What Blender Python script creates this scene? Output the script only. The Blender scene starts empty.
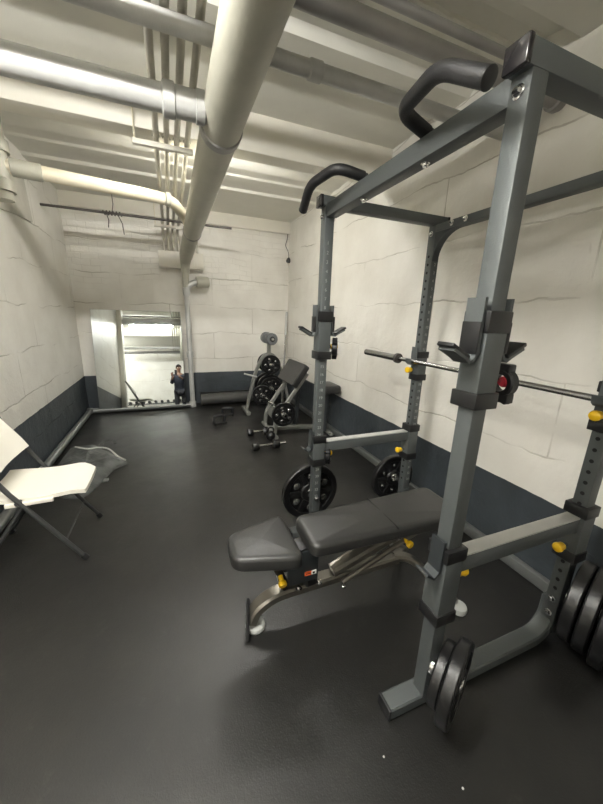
import bpy, bmesh, math, random
from mathutils import Vector, Matrix
random.seed(7)
SC = bpy.context.scene
COL = SC.collection
PI = math.pi

# ------------------------------------------------------------------ camera, world, exposure
cam_d = bpy.data.cameras.new('camera')
cam_d.sensor_fit = 'HORIZONTAL'; cam_d.sensor_width = 36.0
cam_d.lens = 36.0 * 322.05 / 603.0
cam_d.shift_x = 0.0; cam_d.shift_y = 0.0
cam_d.clip_start = 0.03
cam = bpy.data.objects.new('camera', cam_d); COL.objects.link(cam)
_y, _p, _r = [math.radians(a) for a in (21.953, -14.961, 1.853)]
_F = Vector((math.sin(_y)*math.cos(_p), math.cos(_y)*math.cos(_p), math.sin(_p)))
_r0 = Vector((math.cos(_y), -math.sin(_y), 0)); _u0 = _r0.cross(_F)
_R = _r0*math.cos(_r) + _u0*math.sin(_r); _U = _R.cross(_F)
cam.matrix_world = Matrix(((_R.x, _U.x, -_F.x, 0), (_R.y, _U.y, -_F.y, 0), (_R.z, _U.z, -_F.z, 1.5), (0, 0, 0, 1)))
SC.camera = cam
w = bpy.data.worlds.new('world'); SC.world = w; w.use_nodes = True
w.node_tree.nodes['Background'].inputs[0].default_value = (1, 0.97, 0.92, 1)
w.node_tree.nodes['Background'].inputs[1].default_value = 0.0
vs = SC.view_settings
vs.view_transform = 'Standard'; vs.look = 'None'; vs.gamma = 1.0; vs.use_curve_mapping = False
vs.exposure = 0.88
SC.cycles.use_denoising = True
SC.cycles.max_bounces = 10; SC.cycles.diffuse_bounces = 6; SC.cycles.glossy_bounces = 5
SC.cycles.sample_clamp_indirect = 6.0
TUBE_BACK = 95.0       # emission of the tubes behind the beam
TUBE_FRONT = 205.0      # emission of the tubes near the camera
TUBE_REAR_FILL = 140.0  # emission of the unseen alcove tubes, raised as fill

# ------------------------------------------------------------------ materials
def srgb(r, g, b):
    f = lambda c: ((c/255+0.055)/1.055)**2.4 if c/255 > 0.04045 else c/255/12.92
    return (f(r), f(g), f(b), 1)
MATS = {}
def mat(name, col, rough=0.5, metal=0.0, bump=0.0, bscale=60, var=0.0, vscale=4, spec=0.5, emit=None, coat=0.0, rvar=0.0, detail=4):
    if name in MATS: return MATS[name]
    m = bpy.data.materials.new(name); m.use_nodes = True
    nt = m.node_tree; N = nt.nodes; L = nt.links
    b = N['Principled BSDF']
    b.inputs['Base Color'].default_value = col
    b.inputs['Roughness'].default_value = rough
    b.inputs['Metallic'].default_value = metal
    b.inputs['Specular IOR Level'].default_value = spec
    if coat: b.inputs['Coat Weight'].default_value = coat; b.inputs['Coat Roughness'].default_value = 0.15
    tc = N.new('ShaderNodeTexCoord')
    if var > 0:
        n = N.new('ShaderNodeTexNoise'); n.inputs['Scale'].default_value = vscale; n.inputs['Detail'].default_value = 6
        L.new(tc.outputs['Object'], n.inputs['Vector'])
        mr = N.new('ShaderNodeMapRange'); mr.inputs[1].default_value = 0.3; mr.inputs[2].default_value = 0.7
        mr.inputs[3].default_value = 1-var; mr.inputs[4].default_value = 1+var*0.6
        L.new(n.outputs['Fac'], mr.inputs[0])
        mx = N.new('ShaderNodeVectorMath'); mx.operation = 'SCALE'; mx.inputs[0].default_value = col[:3]
        L.new(mr.outputs[0], mx.inputs['Scale']); L.new(mx.outputs[0], b.inputs['Base Color'])
        if rvar:
            m2 = N.new('ShaderNodeMapRange'); m2.inputs[1].default_value = 0.3; m2.inputs[2].default_value = 0.7
            m2.inputs[3].default_value = rough-rvar; m2.inputs[4].default_value = rough+rvar
            L.new(n.outputs['Fac'], m2.inputs[0]); L.new(m2.outputs[0], b.inputs['Roughness'])
    if bump > 0:
        n = N.new('ShaderNodeTexNoise'); n.inputs['Scale'].default_value = bscale; n.inputs['Detail'].default_value = detail
        L.new(tc.outputs['Object'], n.inputs['Vector'])
        bp = N.new('ShaderNodeBump'); bp.inputs['Strength'].default_value = bump; bp.inputs['Distance'].default_value = 0.01
        L.new(n.outputs['Fac'], bp.inputs['Height']); L.new(bp.outputs[0], b.inputs['Normal'])
    if emit:
        b.inputs['Emission Color'].default_value = emit[0]; b.inputs['Emission Strength'].default_value = emit[1]
    MATS[name] = m
    return m

WHITE = srgb(229, 226, 218)
SLATE = srgb(66, 74, 80)
def wall_mat(name, axis, split=None, bw=1.15, bh=0.40, small_from=None, seed=0.0):
    """painted masonry: axis 'x' wall runs along x, 'y' along y; dark paint under `split`"""
    m = bpy.data.materials.new(name); m.use_nodes = True
    nt = m.node_tree; N = nt.nodes; L = nt.links
    b = N['Principled BSDF']; b.inputs['Roughness'].default_value = 0.42
    tc = N.new('ShaderNodeTexCoord'); sx = N.new('ShaderNodeSeparateXYZ'); L.new(tc.outputs['Object'], sx.inputs[0])
    # gentle wobble so the joints are not ruler straight
    wn = N.new('ShaderNodeTexNoise'); wn.inputs['Scale'].default_value = 1.7; wn.inputs['Detail'].default_value = 5
    L.new(tc.outputs['Object'], wn.inputs['Vector'])
    wz = N.new('ShaderNodeMath'); wz.operation = 'MULTIPLY_ADD'; wz.inputs[1].default_value = 0.16
    L.new(wn.outputs['Fac'], wz.inputs[0]); L.new(sx.outputs['Z'], wz.inputs[2])
    cb = N.new('ShaderNodeCombineXYZ')
    L.new(sx.outputs['X' if axis == 'x' else 'Y'], cb.inputs[0]); L.new(wz.outputs[0], cb.inputs[1])
    def brick(w_, h_, ms):
        br = N.new('ShaderNodeTexBrick'); br.inputs['Scale'].default_value = 1.0
        br.inputs['Brick Width'].default_value = w_; br.inputs['Row Height'].default_value = h_
        br.inputs['Mortar Size'].default_value = ms; br.inputs['Mortar Smooth'].default_value = 0.4
        L.new(cb.outputs[0], br.inputs['Vector']); return br
    big = brick(bw, bh, 0.006)
    # joints show only here and there
    pn = N.new('ShaderNodeTexNoise'); pn.inputs['Scale'].default_value = 2.3; pn.inputs['Detail'].default_value = 3
    L.new(tc.outputs['Object'], pn.inputs['Vector'])
    pr = N.new('ShaderNodeMapRange'); pr.inputs[1].default_value = 0.40; pr.inputs[2].default_value = 0.62
    L.new(pn.outputs['Fac'], pr.inputs[0])
    jm = N.new('ShaderNodeMath'); jm.operation = 'MULTIPLY'
    L.new(big.outputs['Fac'], jm.inputs[0]); L.new(pr.outputs[0], jm.inputs[1])
    joint = jm.outputs[0]
    if small_from is not None:
        sm = brick(0.22, 0.078, 0.006)
        st = N.new('ShaderNodeMapRange'); st.inputs[1].default_value = small_from-0.15; st.inputs[2].default_value = small_from+0.1
        L.new(wz.outputs[0], st.inputs[0])
        s2a = N.new('ShaderNodeMath'); s2a.operation = 'MULTIPLY'; L.new(st.outputs[0], s2a.inputs[0]); L.new(pr.outputs[0], s2a.inputs[1])
        s2 = N.new('ShaderNodeMath'); s2.operation = 'MULTIPLY'; L.new(sm.outputs['Fac'], s2.inputs[0]); L.new(s2a.outputs[0], s2.inputs[1])
        s3 = N.new('ShaderNodeMath'); s3.operation = 'MULTIPLY'; L.new(s2.outputs[0], s3.inputs[0]); s3.inputs[1].default_value = 0.30
        mxx = N.new('ShaderNodeMath'); mxx.operation = 'MAXIMUM'; L.new(joint, mxx.inputs[0]); L.new(s3.outputs[0], mxx.inputs[1])
        joint = mxx.outputs[0]
    # colour: paint with blotches, joints tinted darker
    vn = N.new('ShaderNodeTexNoise'); vn.inputs['Scale'].default_value = 3.0; vn.inputs['Detail'].default_value = 8
    L.new(tc.outputs['Object'], vn.inputs['Vector'])
    cr = N.new('ShaderNodeValToRGB')
    cr.color_ramp.elements[0].position = 0.3; cr.color_ramp.elements[0].color = srgb(218, 214, 205)
    cr.color_ramp.elements[1].position = 0.65; cr.color_ramp.elements[1].color = WHITE
    L.new(vn.outputs['Fac'], cr.inputs[0])
    col = cr.outputs[0]
    if split is not None:
        en = N.new('ShaderNodeTexNoise'); en.inputs['Scale'].default_value = 9.0
        L.new(tc.outputs['Object'], en.inputs['Vector'])
        e2 = N.new('ShaderNodeMath'); e2.operation = 'MULTIPLY_ADD'; e2.inputs[1].default_value = 0.012
        L.new(en.outputs['Fac'], e2.inputs[0]); L.new(sx.outputs['Z'], e2.inputs[2])
        gt = N.new('ShaderNodeMath'); gt.operation = 'GREATER_THAN'; gt.inputs[1].default_value = split+0.006
        L.new(e2.outputs[0], gt.inputs[0])
        c2 = N.new('ShaderNodeValToRGB')
        c2.color_ramp.elements[0].position = 0.3; c2.color_ramp.elements[0].color = srgb(52, 57, 61)
        c2.color_ramp.elements[1].position = 0.7; c2.color_ramp.elements[1].color = srgb(66, 72, 77)
        L.new(vn.outputs['Fac'], c2.inputs[0])
        mx = N.new('ShaderNodeMix'); mx.data_type = 'RGBA'
        L.new(gt.outputs[0], mx.inputs['Factor']); L.new(c2.outputs[0], mx.inputs['A']); L.new(col, mx.inputs['B'])
        col = mx.outputs['Result']
    gm = N.new('ShaderNodeMix'); gm.data_type = 'RGBA'; gm.blend_type = 'MULTIPLY'
    gj = N.new('ShaderNodeMath'); gj.operation = 'MULTIPLY'; gj.inputs[1].default_value = 0.55; L.new(joint, gj.inputs[0])
    L.new(gj.outputs[0], gm.inputs['Factor']); L.new(col, gm.inputs['A']); gm.inputs['B'].default_value = srgb(150, 138, 120)
    L.new(gm.outputs['Result'], b.inputs['Base Color'])
    # relief
    n1 = N.new('ShaderNodeTexNoise'); n1.inputs['Scale'].default_value = 7; n1.inputs['Detail'].default_value = 9; n1.inputs['Roughness'].default_value = 0.6
    L.new(tc.outputs['Object'], n1.inputs['Vector'])
    h = N.new('ShaderNodeMath'); h.operation = 'MULTIPLY_ADD'; h.inputs[1].default_value = -0.9
    L.new(joint, h.inputs[0]); L.new(n1.outputs['Fac'], h.inputs[2])
    bp = N.new('ShaderNodeBump'); bp.inputs['Strength'].default_value = 0.55; bp.inputs['Distance'].default_value = 0.02
    L.new(h.outputs[0], bp.inputs['Height']); L.new(bp.outputs[0], b.inputs['Normal'])
    return m

def floor_mat():
    m = bpy.data.materials.new('rubber_floor'); m.use_nodes = True
    nt = m.node_tree; N = nt.nodes; L = nt.links; b = N['Principled BSDF']
    tc = N.new('ShaderNodeTexCoord')
    n = N.new('ShaderNodeTexNoise'); n.inputs['Scale'].default_value = 2.2; n.inputs['Detail'].default_value = 10; n.inputs['Roughness'].default_value = 0.65
    L.new(tc.outputs['Object'], n.inputs['Vector'])
    cr = N.new('ShaderNodeValToRGB'); e = cr.color_ramp.elements
    e[0].position = 0.35; e[0].color = srgb(20, 20, 19); e[1].position = 0.75; e[1].color = srgb(33, 32, 30)
    L.new(n.outputs['Fac'], cr.inputs[0])
    sn = N.new('ShaderNodeTexNoise'); sn.inputs['Scale'].default_value = 9.0; sn.inputs['Detail'].default_value = 12; sn.inputs['Roughness'].default_value = 0.75
    L.new(tc.outputs['Object'], sn.inputs['Vector'])
    sr = N.new('ShaderNodeMapRange'); sr.inputs[1].default_value = 0.58; sr.inputs[2].default_value = 0.78; sr.inputs[4].default_value = 0.5
    L.new(sn.outputs['Fac'], sr.inputs[0])
    sm = N.new('ShaderNodeMix'); sm.data_type = 'RGBA'; L.new(sr.outputs[0], sm.inputs['Factor']); L.new(cr.outputs[0], sm.inputs['A']); sm.inputs['B'].default_value = srgb(58, 57, 53)
    L.new(sm.outputs['Result'], b.inputs['Base Color'])
    r = N.new('ShaderNodeMapRange'); r.inputs[1].default_value = 0.3; r.inputs[2].default_value = 0.7; r.inputs[3].default_value = 0.45; r.inputs[4].default_value = 0.30
    L.new(n.outputs['Fac'], r.inputs[0]); L.new(r.outputs[0], b.inputs['Roughness'])
    b.inputs['Specular IOR Level'].default_value = 0.5
    n2 = N.new('ShaderNodeTexNoise'); n2.inputs['Scale'].default_value = 160; n2.inputs['Detail'].default_value = 3
    L.new(tc.outputs['Object'], n2.inputs['Vector'])
    bp = N.new('ShaderNodeBump'); bp.inputs['Strength'].default_value = 0.25; bp.inputs['Distance'].default_value = 0.004
    L.new(n2.outputs['Fac'], bp.inputs['Height'])
    b2 = N.new('ShaderNodeBump'); b2.inputs['Strength'].default_value = 0.25; b2.inputs['Distance'].default_value = 0.02
    L.new(n.outputs['Fac'], b2.inputs['Height']); L.new(bp.outputs[0], b2.inputs['Normal'])
    L.new(b2.outputs[0], b.inputs['Normal'])
    return m

M_ceil = mat('ceiling_paint', srgb(222, 220, 210), 0.38, bump=0.6, bscale=5, var=0.05, vscale=3, detail=8)
M_beam = mat('beam_paint', srgb(228, 224, 212), 0.45, bump=0.4, bscale=5, var=0.03, detail=8)
M_duct = mat('pipe_cream_paint', srgb(176, 174, 160), 0.45, bump=0.35, bscale=14, var=0.08, vscale=5)
M_creampipe = mat('pipe_white_paint', srgb(222, 214, 192), 0.4, bump=0.3, bscale=12, var=0.06)
M_silver = mat('silver_paint', srgb(190, 190, 187), 0.42, 0.3, bump=0.25, bscale=22, var=0.12, vscale=6)
M_silver2 = mat('dull_silver_paint', srgb(150, 148, 146), 0.38, 0.4, bump=0.25, bscale=22, var=0.15, vscale=6)
M_cond = mat('conduit_metal', srgb(190, 186, 174), 0.33, 0.35, bump=0.1, bscale=30, var=0.15, vscale=7)
M_rust = mat('dark_iron', srgb(84, 80, 76), 0.5, 0.6, var=0.2)
M_rack = mat('rack_grey_powder_coat', srgb(84, 88, 88), 0.5, 0.2, bump=0.12, bscale=300, var=0.03)
M_rackdark = mat('rack_dark_steel', srgb(62, 66, 68), 0.4, 0.4, bump=0.1, bscale=300)
M_black = mat('black_plastic', srgb(24, 24, 25), 0.42)
M_cap = mat('black_gloss_plastic', srgb(44, 42, 44), 0.25)
M_grip = mat('rubber_grip', srgb(30, 30, 32), 0.5, bump=0.15, bscale=200)
M_chrome = mat('chrome', srgb(215, 215, 215), 0.14, 1.0)
M_bar = mat('bar_steel', srgb(165, 165, 163), 0.25, 1.0, bump=0.12, bscale=500)
M_yellow = mat('yellow_plastic', srgb(236, 190, 24), 0.35)
M_red = mat('red_plastic', srgb(150, 30, 44), 0.4)
M_plate = mat('black_rubber_plate', srgb(15, 15, 16), 0.36, bump=0.05, bscale=90)
M_vinyl = mat('black_vinyl', srgb(38, 38, 37), 0.38, bump=0.08, bscale=260, spec=0.5)
M_vinyl2 = mat('grey_vinyl', srgb(74, 74, 73), 0.45, bump=0.08, bscale=260)
M_gym = mat('gym_grey_paint', srgb(140, 141, 136), 0.35, 0.4, var=0.03)
M_bench = mat('bench_bronze_grey', srgb(124, 120, 112), 0.3, 0.75, var=0.03)
M_rollrub = mat('roller_grey_rubber', srgb(96, 98, 99), 0.45)
M_stud = mat('stud_metal', srgb(120, 120, 118), 0.22, 0.8)
M_num = mat('etched_number', srgb(150, 154, 152), 0.5)
M_hole = mat('hole_dark', srgb(16, 16, 17), 0.8)
M_chairw = mat('chair_white_plastic', srgb(222, 218, 206), 0.38, bump=0.05, bscale=120)
M_chairf = mat('chair_frame_grey', srgb(66, 67, 67), 0.4, 0.4)
M_trim = mat('floor_pipe_grey', srgb(112, 114, 112), 0.35, 0.35, bump=0.2, bscale=20, var=0.12)
M_bag = mat('dark_nylon', srgb(68, 70, 68), 0.5, bump=0.8, bscale=24, var=0.55, vscale=11)
M_piping = mat('light_piping', srgb(172, 172, 166), 0.5)
M_orange = mat('orange_print', srgb(226, 98, 46), 0.5)
M_whitepr = mat('white_print', srgb(228, 228, 224), 0.5)
M_mirror = mat('mirror_silvering', srgb(232, 238, 238), 0.02, 1.0)
M_mback = mat('mirror_edge', srgb(120, 130, 128), 0.3, 0.3)
M_footgrey = mat('pale_foot_rubber', srgb(170, 172, 168), 0.6)

# ------------------------------------------------------------------ mesh helpers
class MB:
    def __init__(s): s.bm = bmesh.new()
    def _mx(s, verts, mx):
        if mx is not None:
            for v in verts: v.co = mx @ v.co
    def box(s, x0, x1, y0, y1, z0, z1, bev=0.0, seg=2, mx=None):
        r = bmesh.ops.create_cube(s.bm, size=1.0); vs_ = r['verts']
        for v in vs_:
            v.co = Vector(((x0+x1)/2+v.co.x*(x1-x0), (y0+y1)/2+v.co.y*(y1-y0), (z0+z1)/2+v.co.z*(z1-z0)))
        if bev > 0:
            es = list({e for v in vs_ for e in v.link_edges})
            r = bmesh.ops.bevel(s.bm, geom=es, offset=bev, segments=seg, affect='EDGES', profile=0.5)
            vs_ = list({v for f in r['faces'] for v in f.verts} | {v for v in vs_ if v.is_valid})
            # collect every vertex of the island
            st = list(vs_); seen = set(st)
            while st:
                v = st.pop()
                for e in v.link_edges:
                    o = e.other_vert(v)
                    if o not in seen: seen.add(o); st.append(o)
            vs_ = list(seen)
        s._mx(vs_, mx); return s
    def bar(s, a, b, wd, ht, bev=0.0, up=(0, 0, 1)):
        """rectangular bar from a to b"""
        a = Vector(a); b = Vector(b); d = (b-a); ln = d.length; d.normalize()
        upv = Vector(up); sd = d.cross(upv)
        if sd.length < 1e-4: sd = d.cross(Vector((1, 0, 0)))
        sd.normalize(); uu = sd.cross(d)
        mx = Matrix(((d.x, sd.x, uu.x, a.x), (d.y, sd.y, uu.y, a.y), (d.z, sd.z, uu.z, a.z), (0, 0, 0, 1)))
        s.box(0, ln, -wd/2, wd/2, -ht/2, ht/2, bev, mx=mx); return s
    def sweep(s, pts, prof, closed=True, caps=True, up=None):
        """sweep a 2D profile [(u,v)] along pts (list of Vector), rotation-minimising"""
        pts = [Vector(p) for p in pts]; n = len(pts); rings = []
        t0 = (pts[1]-pts[0]).normalized()
        ref = Vector(up) if up else (Vector((0, 0, 1)) if abs(t0.z) < 0.9 else Vector((1, 0, 0)))
        u = t0.cross(ref).normalized()
        for i, p in enumerate(pts):
            if i == 0: t = t0
            elif i == n-1: t = (pts[-1]-pts[-2]).normalized()
            else: t = ((pts[i+1]-p).normalized()+(p-pts[i-1]).normalized()).normalized()
            u = (u-t*u.dot(t)).normalized(); v = t.cross(u)
            sc = 1.0
            pr_ = prof(i/(n-1)) if callable(prof) else prof
            rings.append([s.bm.verts.new(p+u*a+v*b) for a, b in pr_])
        m = len(rings[0])
        for i in range(n-1):
            for j in range(m):
                s.bm.faces.new((rings[i][j], rings[i][(j+1) % m], rings[i+1][(j+1) % m], rings[i+1][j]))
        if caps:
            s.bm.faces.new(rings[0][::-1]); s.bm.faces.new(rings[-1])
        return s
    def tube(s, pts, r, seg=14, smooth=0):
        if smooth: pts = catmull(pts, smooth)
        prof = (lambda t: [(r(t)*math.cos(2*PI*k/seg), r(t)*math.sin(2*PI*k/seg)) for k in range(seg)]) if callable(r) else [(r*math.cos(2*PI*k/seg), r*math.sin(2*PI*k/seg)) for k in range(seg)]
        return s.sweep(pts, prof)
    def rtube(s, pts, wd, ht, smooth=0, bev=0.006, up=None):
        if smooth: pts = catmull(pts, smooth)
        a, b = wd/2, ht/2; c = bev
        prof = [(a, b-c), (a-c, b), (-a+c, b), (-a, b-c), (-a, -b+c), (-a+c, -b), (a-c, -b), (a, -b+c)]
        return s.sweep(pts, prof, up=up)
    def lathe(s, prof, c=(0, 0, 0), axis=(0, 0, 1), seg=32):
        """prof: [(radius, height)] ; closed solid of revolution"""
        ax = Vector(axis).normalized(); c = Vector(c)
        u = ax.cross(Vector((0, 0, 1)) if abs(ax.z) < 0.9 else Vector((1, 0, 0))).normalized(); v = ax.cross(u)
        rings = []
        for r, h in prof:
            if r < 1e-6: rings.append([s.bm.verts.new(c+ax*h)])
            else: rings.append([s.bm.verts.new(c+ax*h+(u*math.cos(2*PI*k/seg)+v*math.sin(2*PI*k/seg))*r) for k in range(seg)])
        for i in range(len(rings)-1):
            A, B = rings[i], rings[i+1]
            for k in range(seg):
                k2 = (k+1) % seg
                if len(A) == 1 and len(B) == 1: continue
                if len(A) == 1: s.bm.faces.new((A[0], B[k2], B[k]))
                elif len(B) == 1: s.bm.faces.new((A[k], A[k2], B[0]))
                else: s.bm.faces.new((A[k], A[k2], B[k2], B[k]))
        if len(rings[0]) > 1 and len(rings[-1]) > 1 and prof[0] != prof[-1]:
            s.bm.faces.new(rings[0][::-1]); s.bm.faces.new(rings[-1])
        return s
    def cyl(s, a, b, r, seg=20, bev=0.0):
        a = Vector(a); b = Vector(b); L_ = (b-a).length
        bv = bev
        pr_ = [(0, 0), (r-bv, 0), (r, bv), (r, L_-bv), (r-bv, L_), (0, L_)] if bv > 0 else [(0, 0), (r, 0), (r, L_), (0, L_)]
        return s.lathe(pr_, a, b-a, seg)
    def build(s, name, m, parent=None, subsurf=0, sharp=38):
        bm = s.bm
        bmesh.ops.recalc_face_normals(bm, faces=bm.faces)
        lim = math.radians(sharp)
        for f in bm.faces: f.smooth = True
        for e in bm.edges:
            if len(e.link_faces) == 2: e.smooth = e.calc_face_angle(0) < lim
        me = bpy.data.meshes.new(name); bm.to_mesh(me); bm.free()
        me.materials.append(m)
        o = bpy.data.objects.new(name, me); COL.objects.link(o)
        if parent: o.parent = parent; o.matrix_parent_inverse = Matrix.Identity(4)
        if subsurf:
            md = o.modifiers.new('sub', 'SUBSURF'); md.levels = subsurf; md.render_levels = subsurf
        return o

def catmull(pts, n):
    P = [Vector(p) for p in pts]; P = [P[0]*2-P[1]]+P+[P[-1]*2-P[-2]]; out = []
    for i in range(1, len(P)-2):
        for k in range(n):
            t = k/n; a, b, c, d = P[i-1:i+3]
            out.append(0.5*((2*b)+(c-a)*t+(2*a-5*b+4*c-d)*t*t+(-a+3*b-3*c+d)*t**3))
    out.append(P[-2]); return out
def round_corners(pts, r, n=5):
    P = [Vector(p) for p in pts]; out = [P[0]]
    for i in range(1, len(P)-1):
        a = (P[i-1]-P[i]); b = (P[i+1]-P[i]); rr = min(r, a.length*0.49, b.length*0.49)
        s0 = P[i]+a.normalized()*rr; s1 = P[i]+b.normalized()*rr
        for k in range(n+1):
            t = k/n; out.append(s0*(1-t)**2+P[i]*2*t*(1-t)+s1*t*t)
    out.append(P[-1]); return out
def tag(o, label=None, cat=None, group=None, kind=None):
    if label: o['label'] = label
    if cat: o['category'] = cat
    if group: o['group'] = group
    if kind: o['kind'] = kind
    return o
def thing(name, label, cat, loc=(0, 0, 0), rz=0.0, group=None):
    o = bpy.data.objects.new(name, None); COL.objects.link(o)
    o.empty_display_size = 0.1
    o.location = loc; o.rotation_euler = (0, 0, rz)
    return tag(o, label, cat, group)
def place(o, loc):
    """keep the world placement of a mesh drawn in world space, but give it an origin at loc"""
    l = Vector(loc)
    for v in o.data.vertices: v.co -= l
    o.location = l; return o
def wthing(name, label, cat, base, group=None):
    """a thing whose parts are drawn in world coordinates: returns (empty, function that adds a part)"""
    e = thing(name, label, cat, base, 0, group)
    b = Vector(base)
    def part(pname, mb, m, parent=None, **k):
        o = mb.build(pname, m, parent or e, **k)
        if parent is None:
            for v in o.data.vertices: v.co -= b
        else:
            for v in o.data.vertices: v.co -= b
        return o
    return e, part
def struct(o): return tag(o, kind='structure')
def copy_tree(o, parent=None):
    c = o.copy(); COL.objects.link(c); c.parent = parent
    for ch in list(o.children):
        copy_tree(ch, c)
    return c

# ------------------------------------------------------------------ the room
XR, XL, YB = 1.94, -1.255, 5.6        # right wall, left wall, back wall
XLL, YF, YN = -3.4, -2.7, 1.8         # the wider part behind the photographer
ZC = 2.97
struct(MB().box(XLL-0.2, XR+0.2, YF-0.2, YB+0.2, -0.12, 0.0).build('floor', floor_mat()))
struct(MB().box(XR, XR+0.2, YF, YB+0.2, 0, 3.2).build('wall_right', wall_mat('painted_block_right', 'y', 0.52, 2.1, 0.43)))
struct(MB().box(XL-0.2, XL, YN, YB+0.2, 0, 3.2).build('wall_left', wall_mat('painted_block_left', 'y', 0.53, 1.0, 0.40)))
struct(MB().box(XL, XR, YB, YB+0.2, 0, 3.2).build('wall_back', wall_mat('painted_block_back', 'x', 0.53, 1.3, 0.42, small_from=1.98)))
M_rear = wall_mat('painted_block_rear', 'x', None, 1.2, 0.42)
struct(MB().box(XLL-0.2, XR+0.2, YF-0.2, YF, 0, 3.2).build('wall_front', M_rear))
struct(MB().box(XLL-0.2, XLL, YF, YN, 0, 3.2).build('wall_alcove', M_rear))
struct(MB().box(XLL-0.2, XL-0.2, YN, YN+0.2, 0, 3.2).build('wall_return', M_rear))

# ceiling: board-formed slab with shallow steps, extruded along x
prof = [(YF, ZC), (1.12, ZC), (1.12, 2.93), (1.20, 2.84), (1.34, 2.84), (1.40, 2.93), (1.52, 2.955), (1.60, 2.935), (1.64, 2.965), (1.98, 2.97), (2.02, 2.93), (2.22, 2.93), (2.30, 2.97),
        (2.55, 2.97), (2.60, 2.955), (2.83, 2.955), (3.00, 2.955), (3.40, 2.965), (3.46, 2.958), (3.54, 2.958), (3.60, 2.965), (3.78, 2.965), (3.82, 2.957), (3.88, 2.957), (3.92, 2.965), (4.02, 2.965),
        (4.05, 2.953), (4.20, 2.955), (4.24, 2.96), (4.42, 2.965), (4.45, 2.943), (4.52, 2.943), (4.58, 2.95), (4.9, 2.965), (YB, 2.975)]
mb = MB(); bm = mb.bm; x0, x1 = XLL-0.1, XR+0.1
A = [bm.verts.new((x0, y, z)) for y, z in prof]; B = [bm.verts.new((x1, y, z)) for y, z in prof]
A2 = [bm.verts.new((x0, y, 3.2)) for y, z in prof]; B2 = [bm.verts.new((x1, y, 3.2)) for y, z in prof]
for i in range(len(prof)-1):
    bm.faces.new((A[i], B[i], B[i+1], A[i+1])); bm.faces.new((A2[i+1], B2[i+1], B2[i], A2[i]))
    bm.faces.new((A[i+1], A2[i+1], A2[i], A[i])); bm.faces.new((B[i], B2[i], B2[i+1], B[i+1]))
bm.faces.new((A[0], A2[0], B2[0], B[0])); bm.faces.new((B[-1], B2[-1], A2[-1], A[-1]))
struct(mb.build('ceiling', M_ceil, sharp=20))
struct(MB().box(XL, XR, 2.83, 2.995, 2.70, 2.975, 0.006).build('trim_1', M_beam))             # deep beam across the room
struct(MB().box(XL, XR, YB-0.06, YB, 2.80, 2.99, 0.008).build('trim_2', M_beam))             # beam along the back wall
struct(MB().box(XLL, XR, -0.55, -0.35, 2.72, 2.98, 0.006).build('trim_3', M_beam))           # beam behind the photographer
struct(MB().box(XL-0.02, XL+0.10, YN-0.02, YN+0.25, 0, 2.96, 0.008).build('trim_4', M_beam)) # pier where the left wall ends
mb = MB(); rows = []
from mathutils import noise as _ns
nseg = 220
for i in range(nseg+1):
    x = XLL+(XR-XLL)*i/nseg; a = _ns.noise(Vector((x*22, 0.3, 0)))*0.010; b_ = _ns.noise(Vector((x*31, 5.3, 0)))*0.007
    rows.append([mb.bm.verts.new((x, 1.595+a, 2.99)), mb.bm.verts.new((x, 1.600+a, 2.918+b_)), mb.bm.verts.new((x, 1.622+b_, 2.910+a)), mb.bm.verts.new((x, 1.645+b_, 2.93+b_)), mb.bm.verts.new((x, 1.655, 2.99))])
for i in range(nseg):
    for j in range(5): mb.bm.faces.new((rows[i][j], rows[i+1][j], rows[i+1][(j+1) % 5], rows[i][(j+1) % 5]))
mb.bm.faces.new(rows[0]); mb.bm.faces.new(rows[-1][::-1])
struct(mb.build('trim_6', M_ceil, sharp=30))
# rough patch high on the left wall
mb = MB(); pts = [(3.62, 2.60), (4.33, 2.70), (4.38, 2.33), (4.0, 2.31), (3.55, 2.26)]
bm = mb.bm; fr = [bm.verts.new((XL+0.022, y, z)) for y, z in pts]; bk = [bm.verts.new((XL-0.01, y, z)) for y, z in pts]
bm.faces.new(fr); bm.faces.new(bk[::-1])
for i in range(5): bm.faces.new((fr[i], bk[i], bk[(i+1) % 5], fr[(i+1) % 5]))
struct(mb.build('trim_5', mat('rough_plaster', srgb(188, 185, 174), 0.6, bump=0.9, bscale=9, var=0.12, vscale=8)))

# floor-level drain pipe: back wall and left wall, strip on the right wall
t, part = wthing('drain_pipe', 'painted grey drain pipe along the floor at the foot of the left and back walls', 'pipe', (-1.2, 5.38, 0))
part('pipe_run', MB().tube(round_corners([(0.25, 5.38, 0.042), (-1.195, 5.38, 0.042), (-1.195, 1.95, 0.042)], 0.08), 0.038, 16), M_trim)
part('elbow', MB().cyl((-1.195, 5.38, 0.0), (-1.195, 5.38, 0.082), 0.046, 18, 0.006), M_trim)
struct(MB().box(XR-0.045, XR, -1.5, YB, 0, 0.075, 0.012).build('baseboard_right', M_trim))

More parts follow.
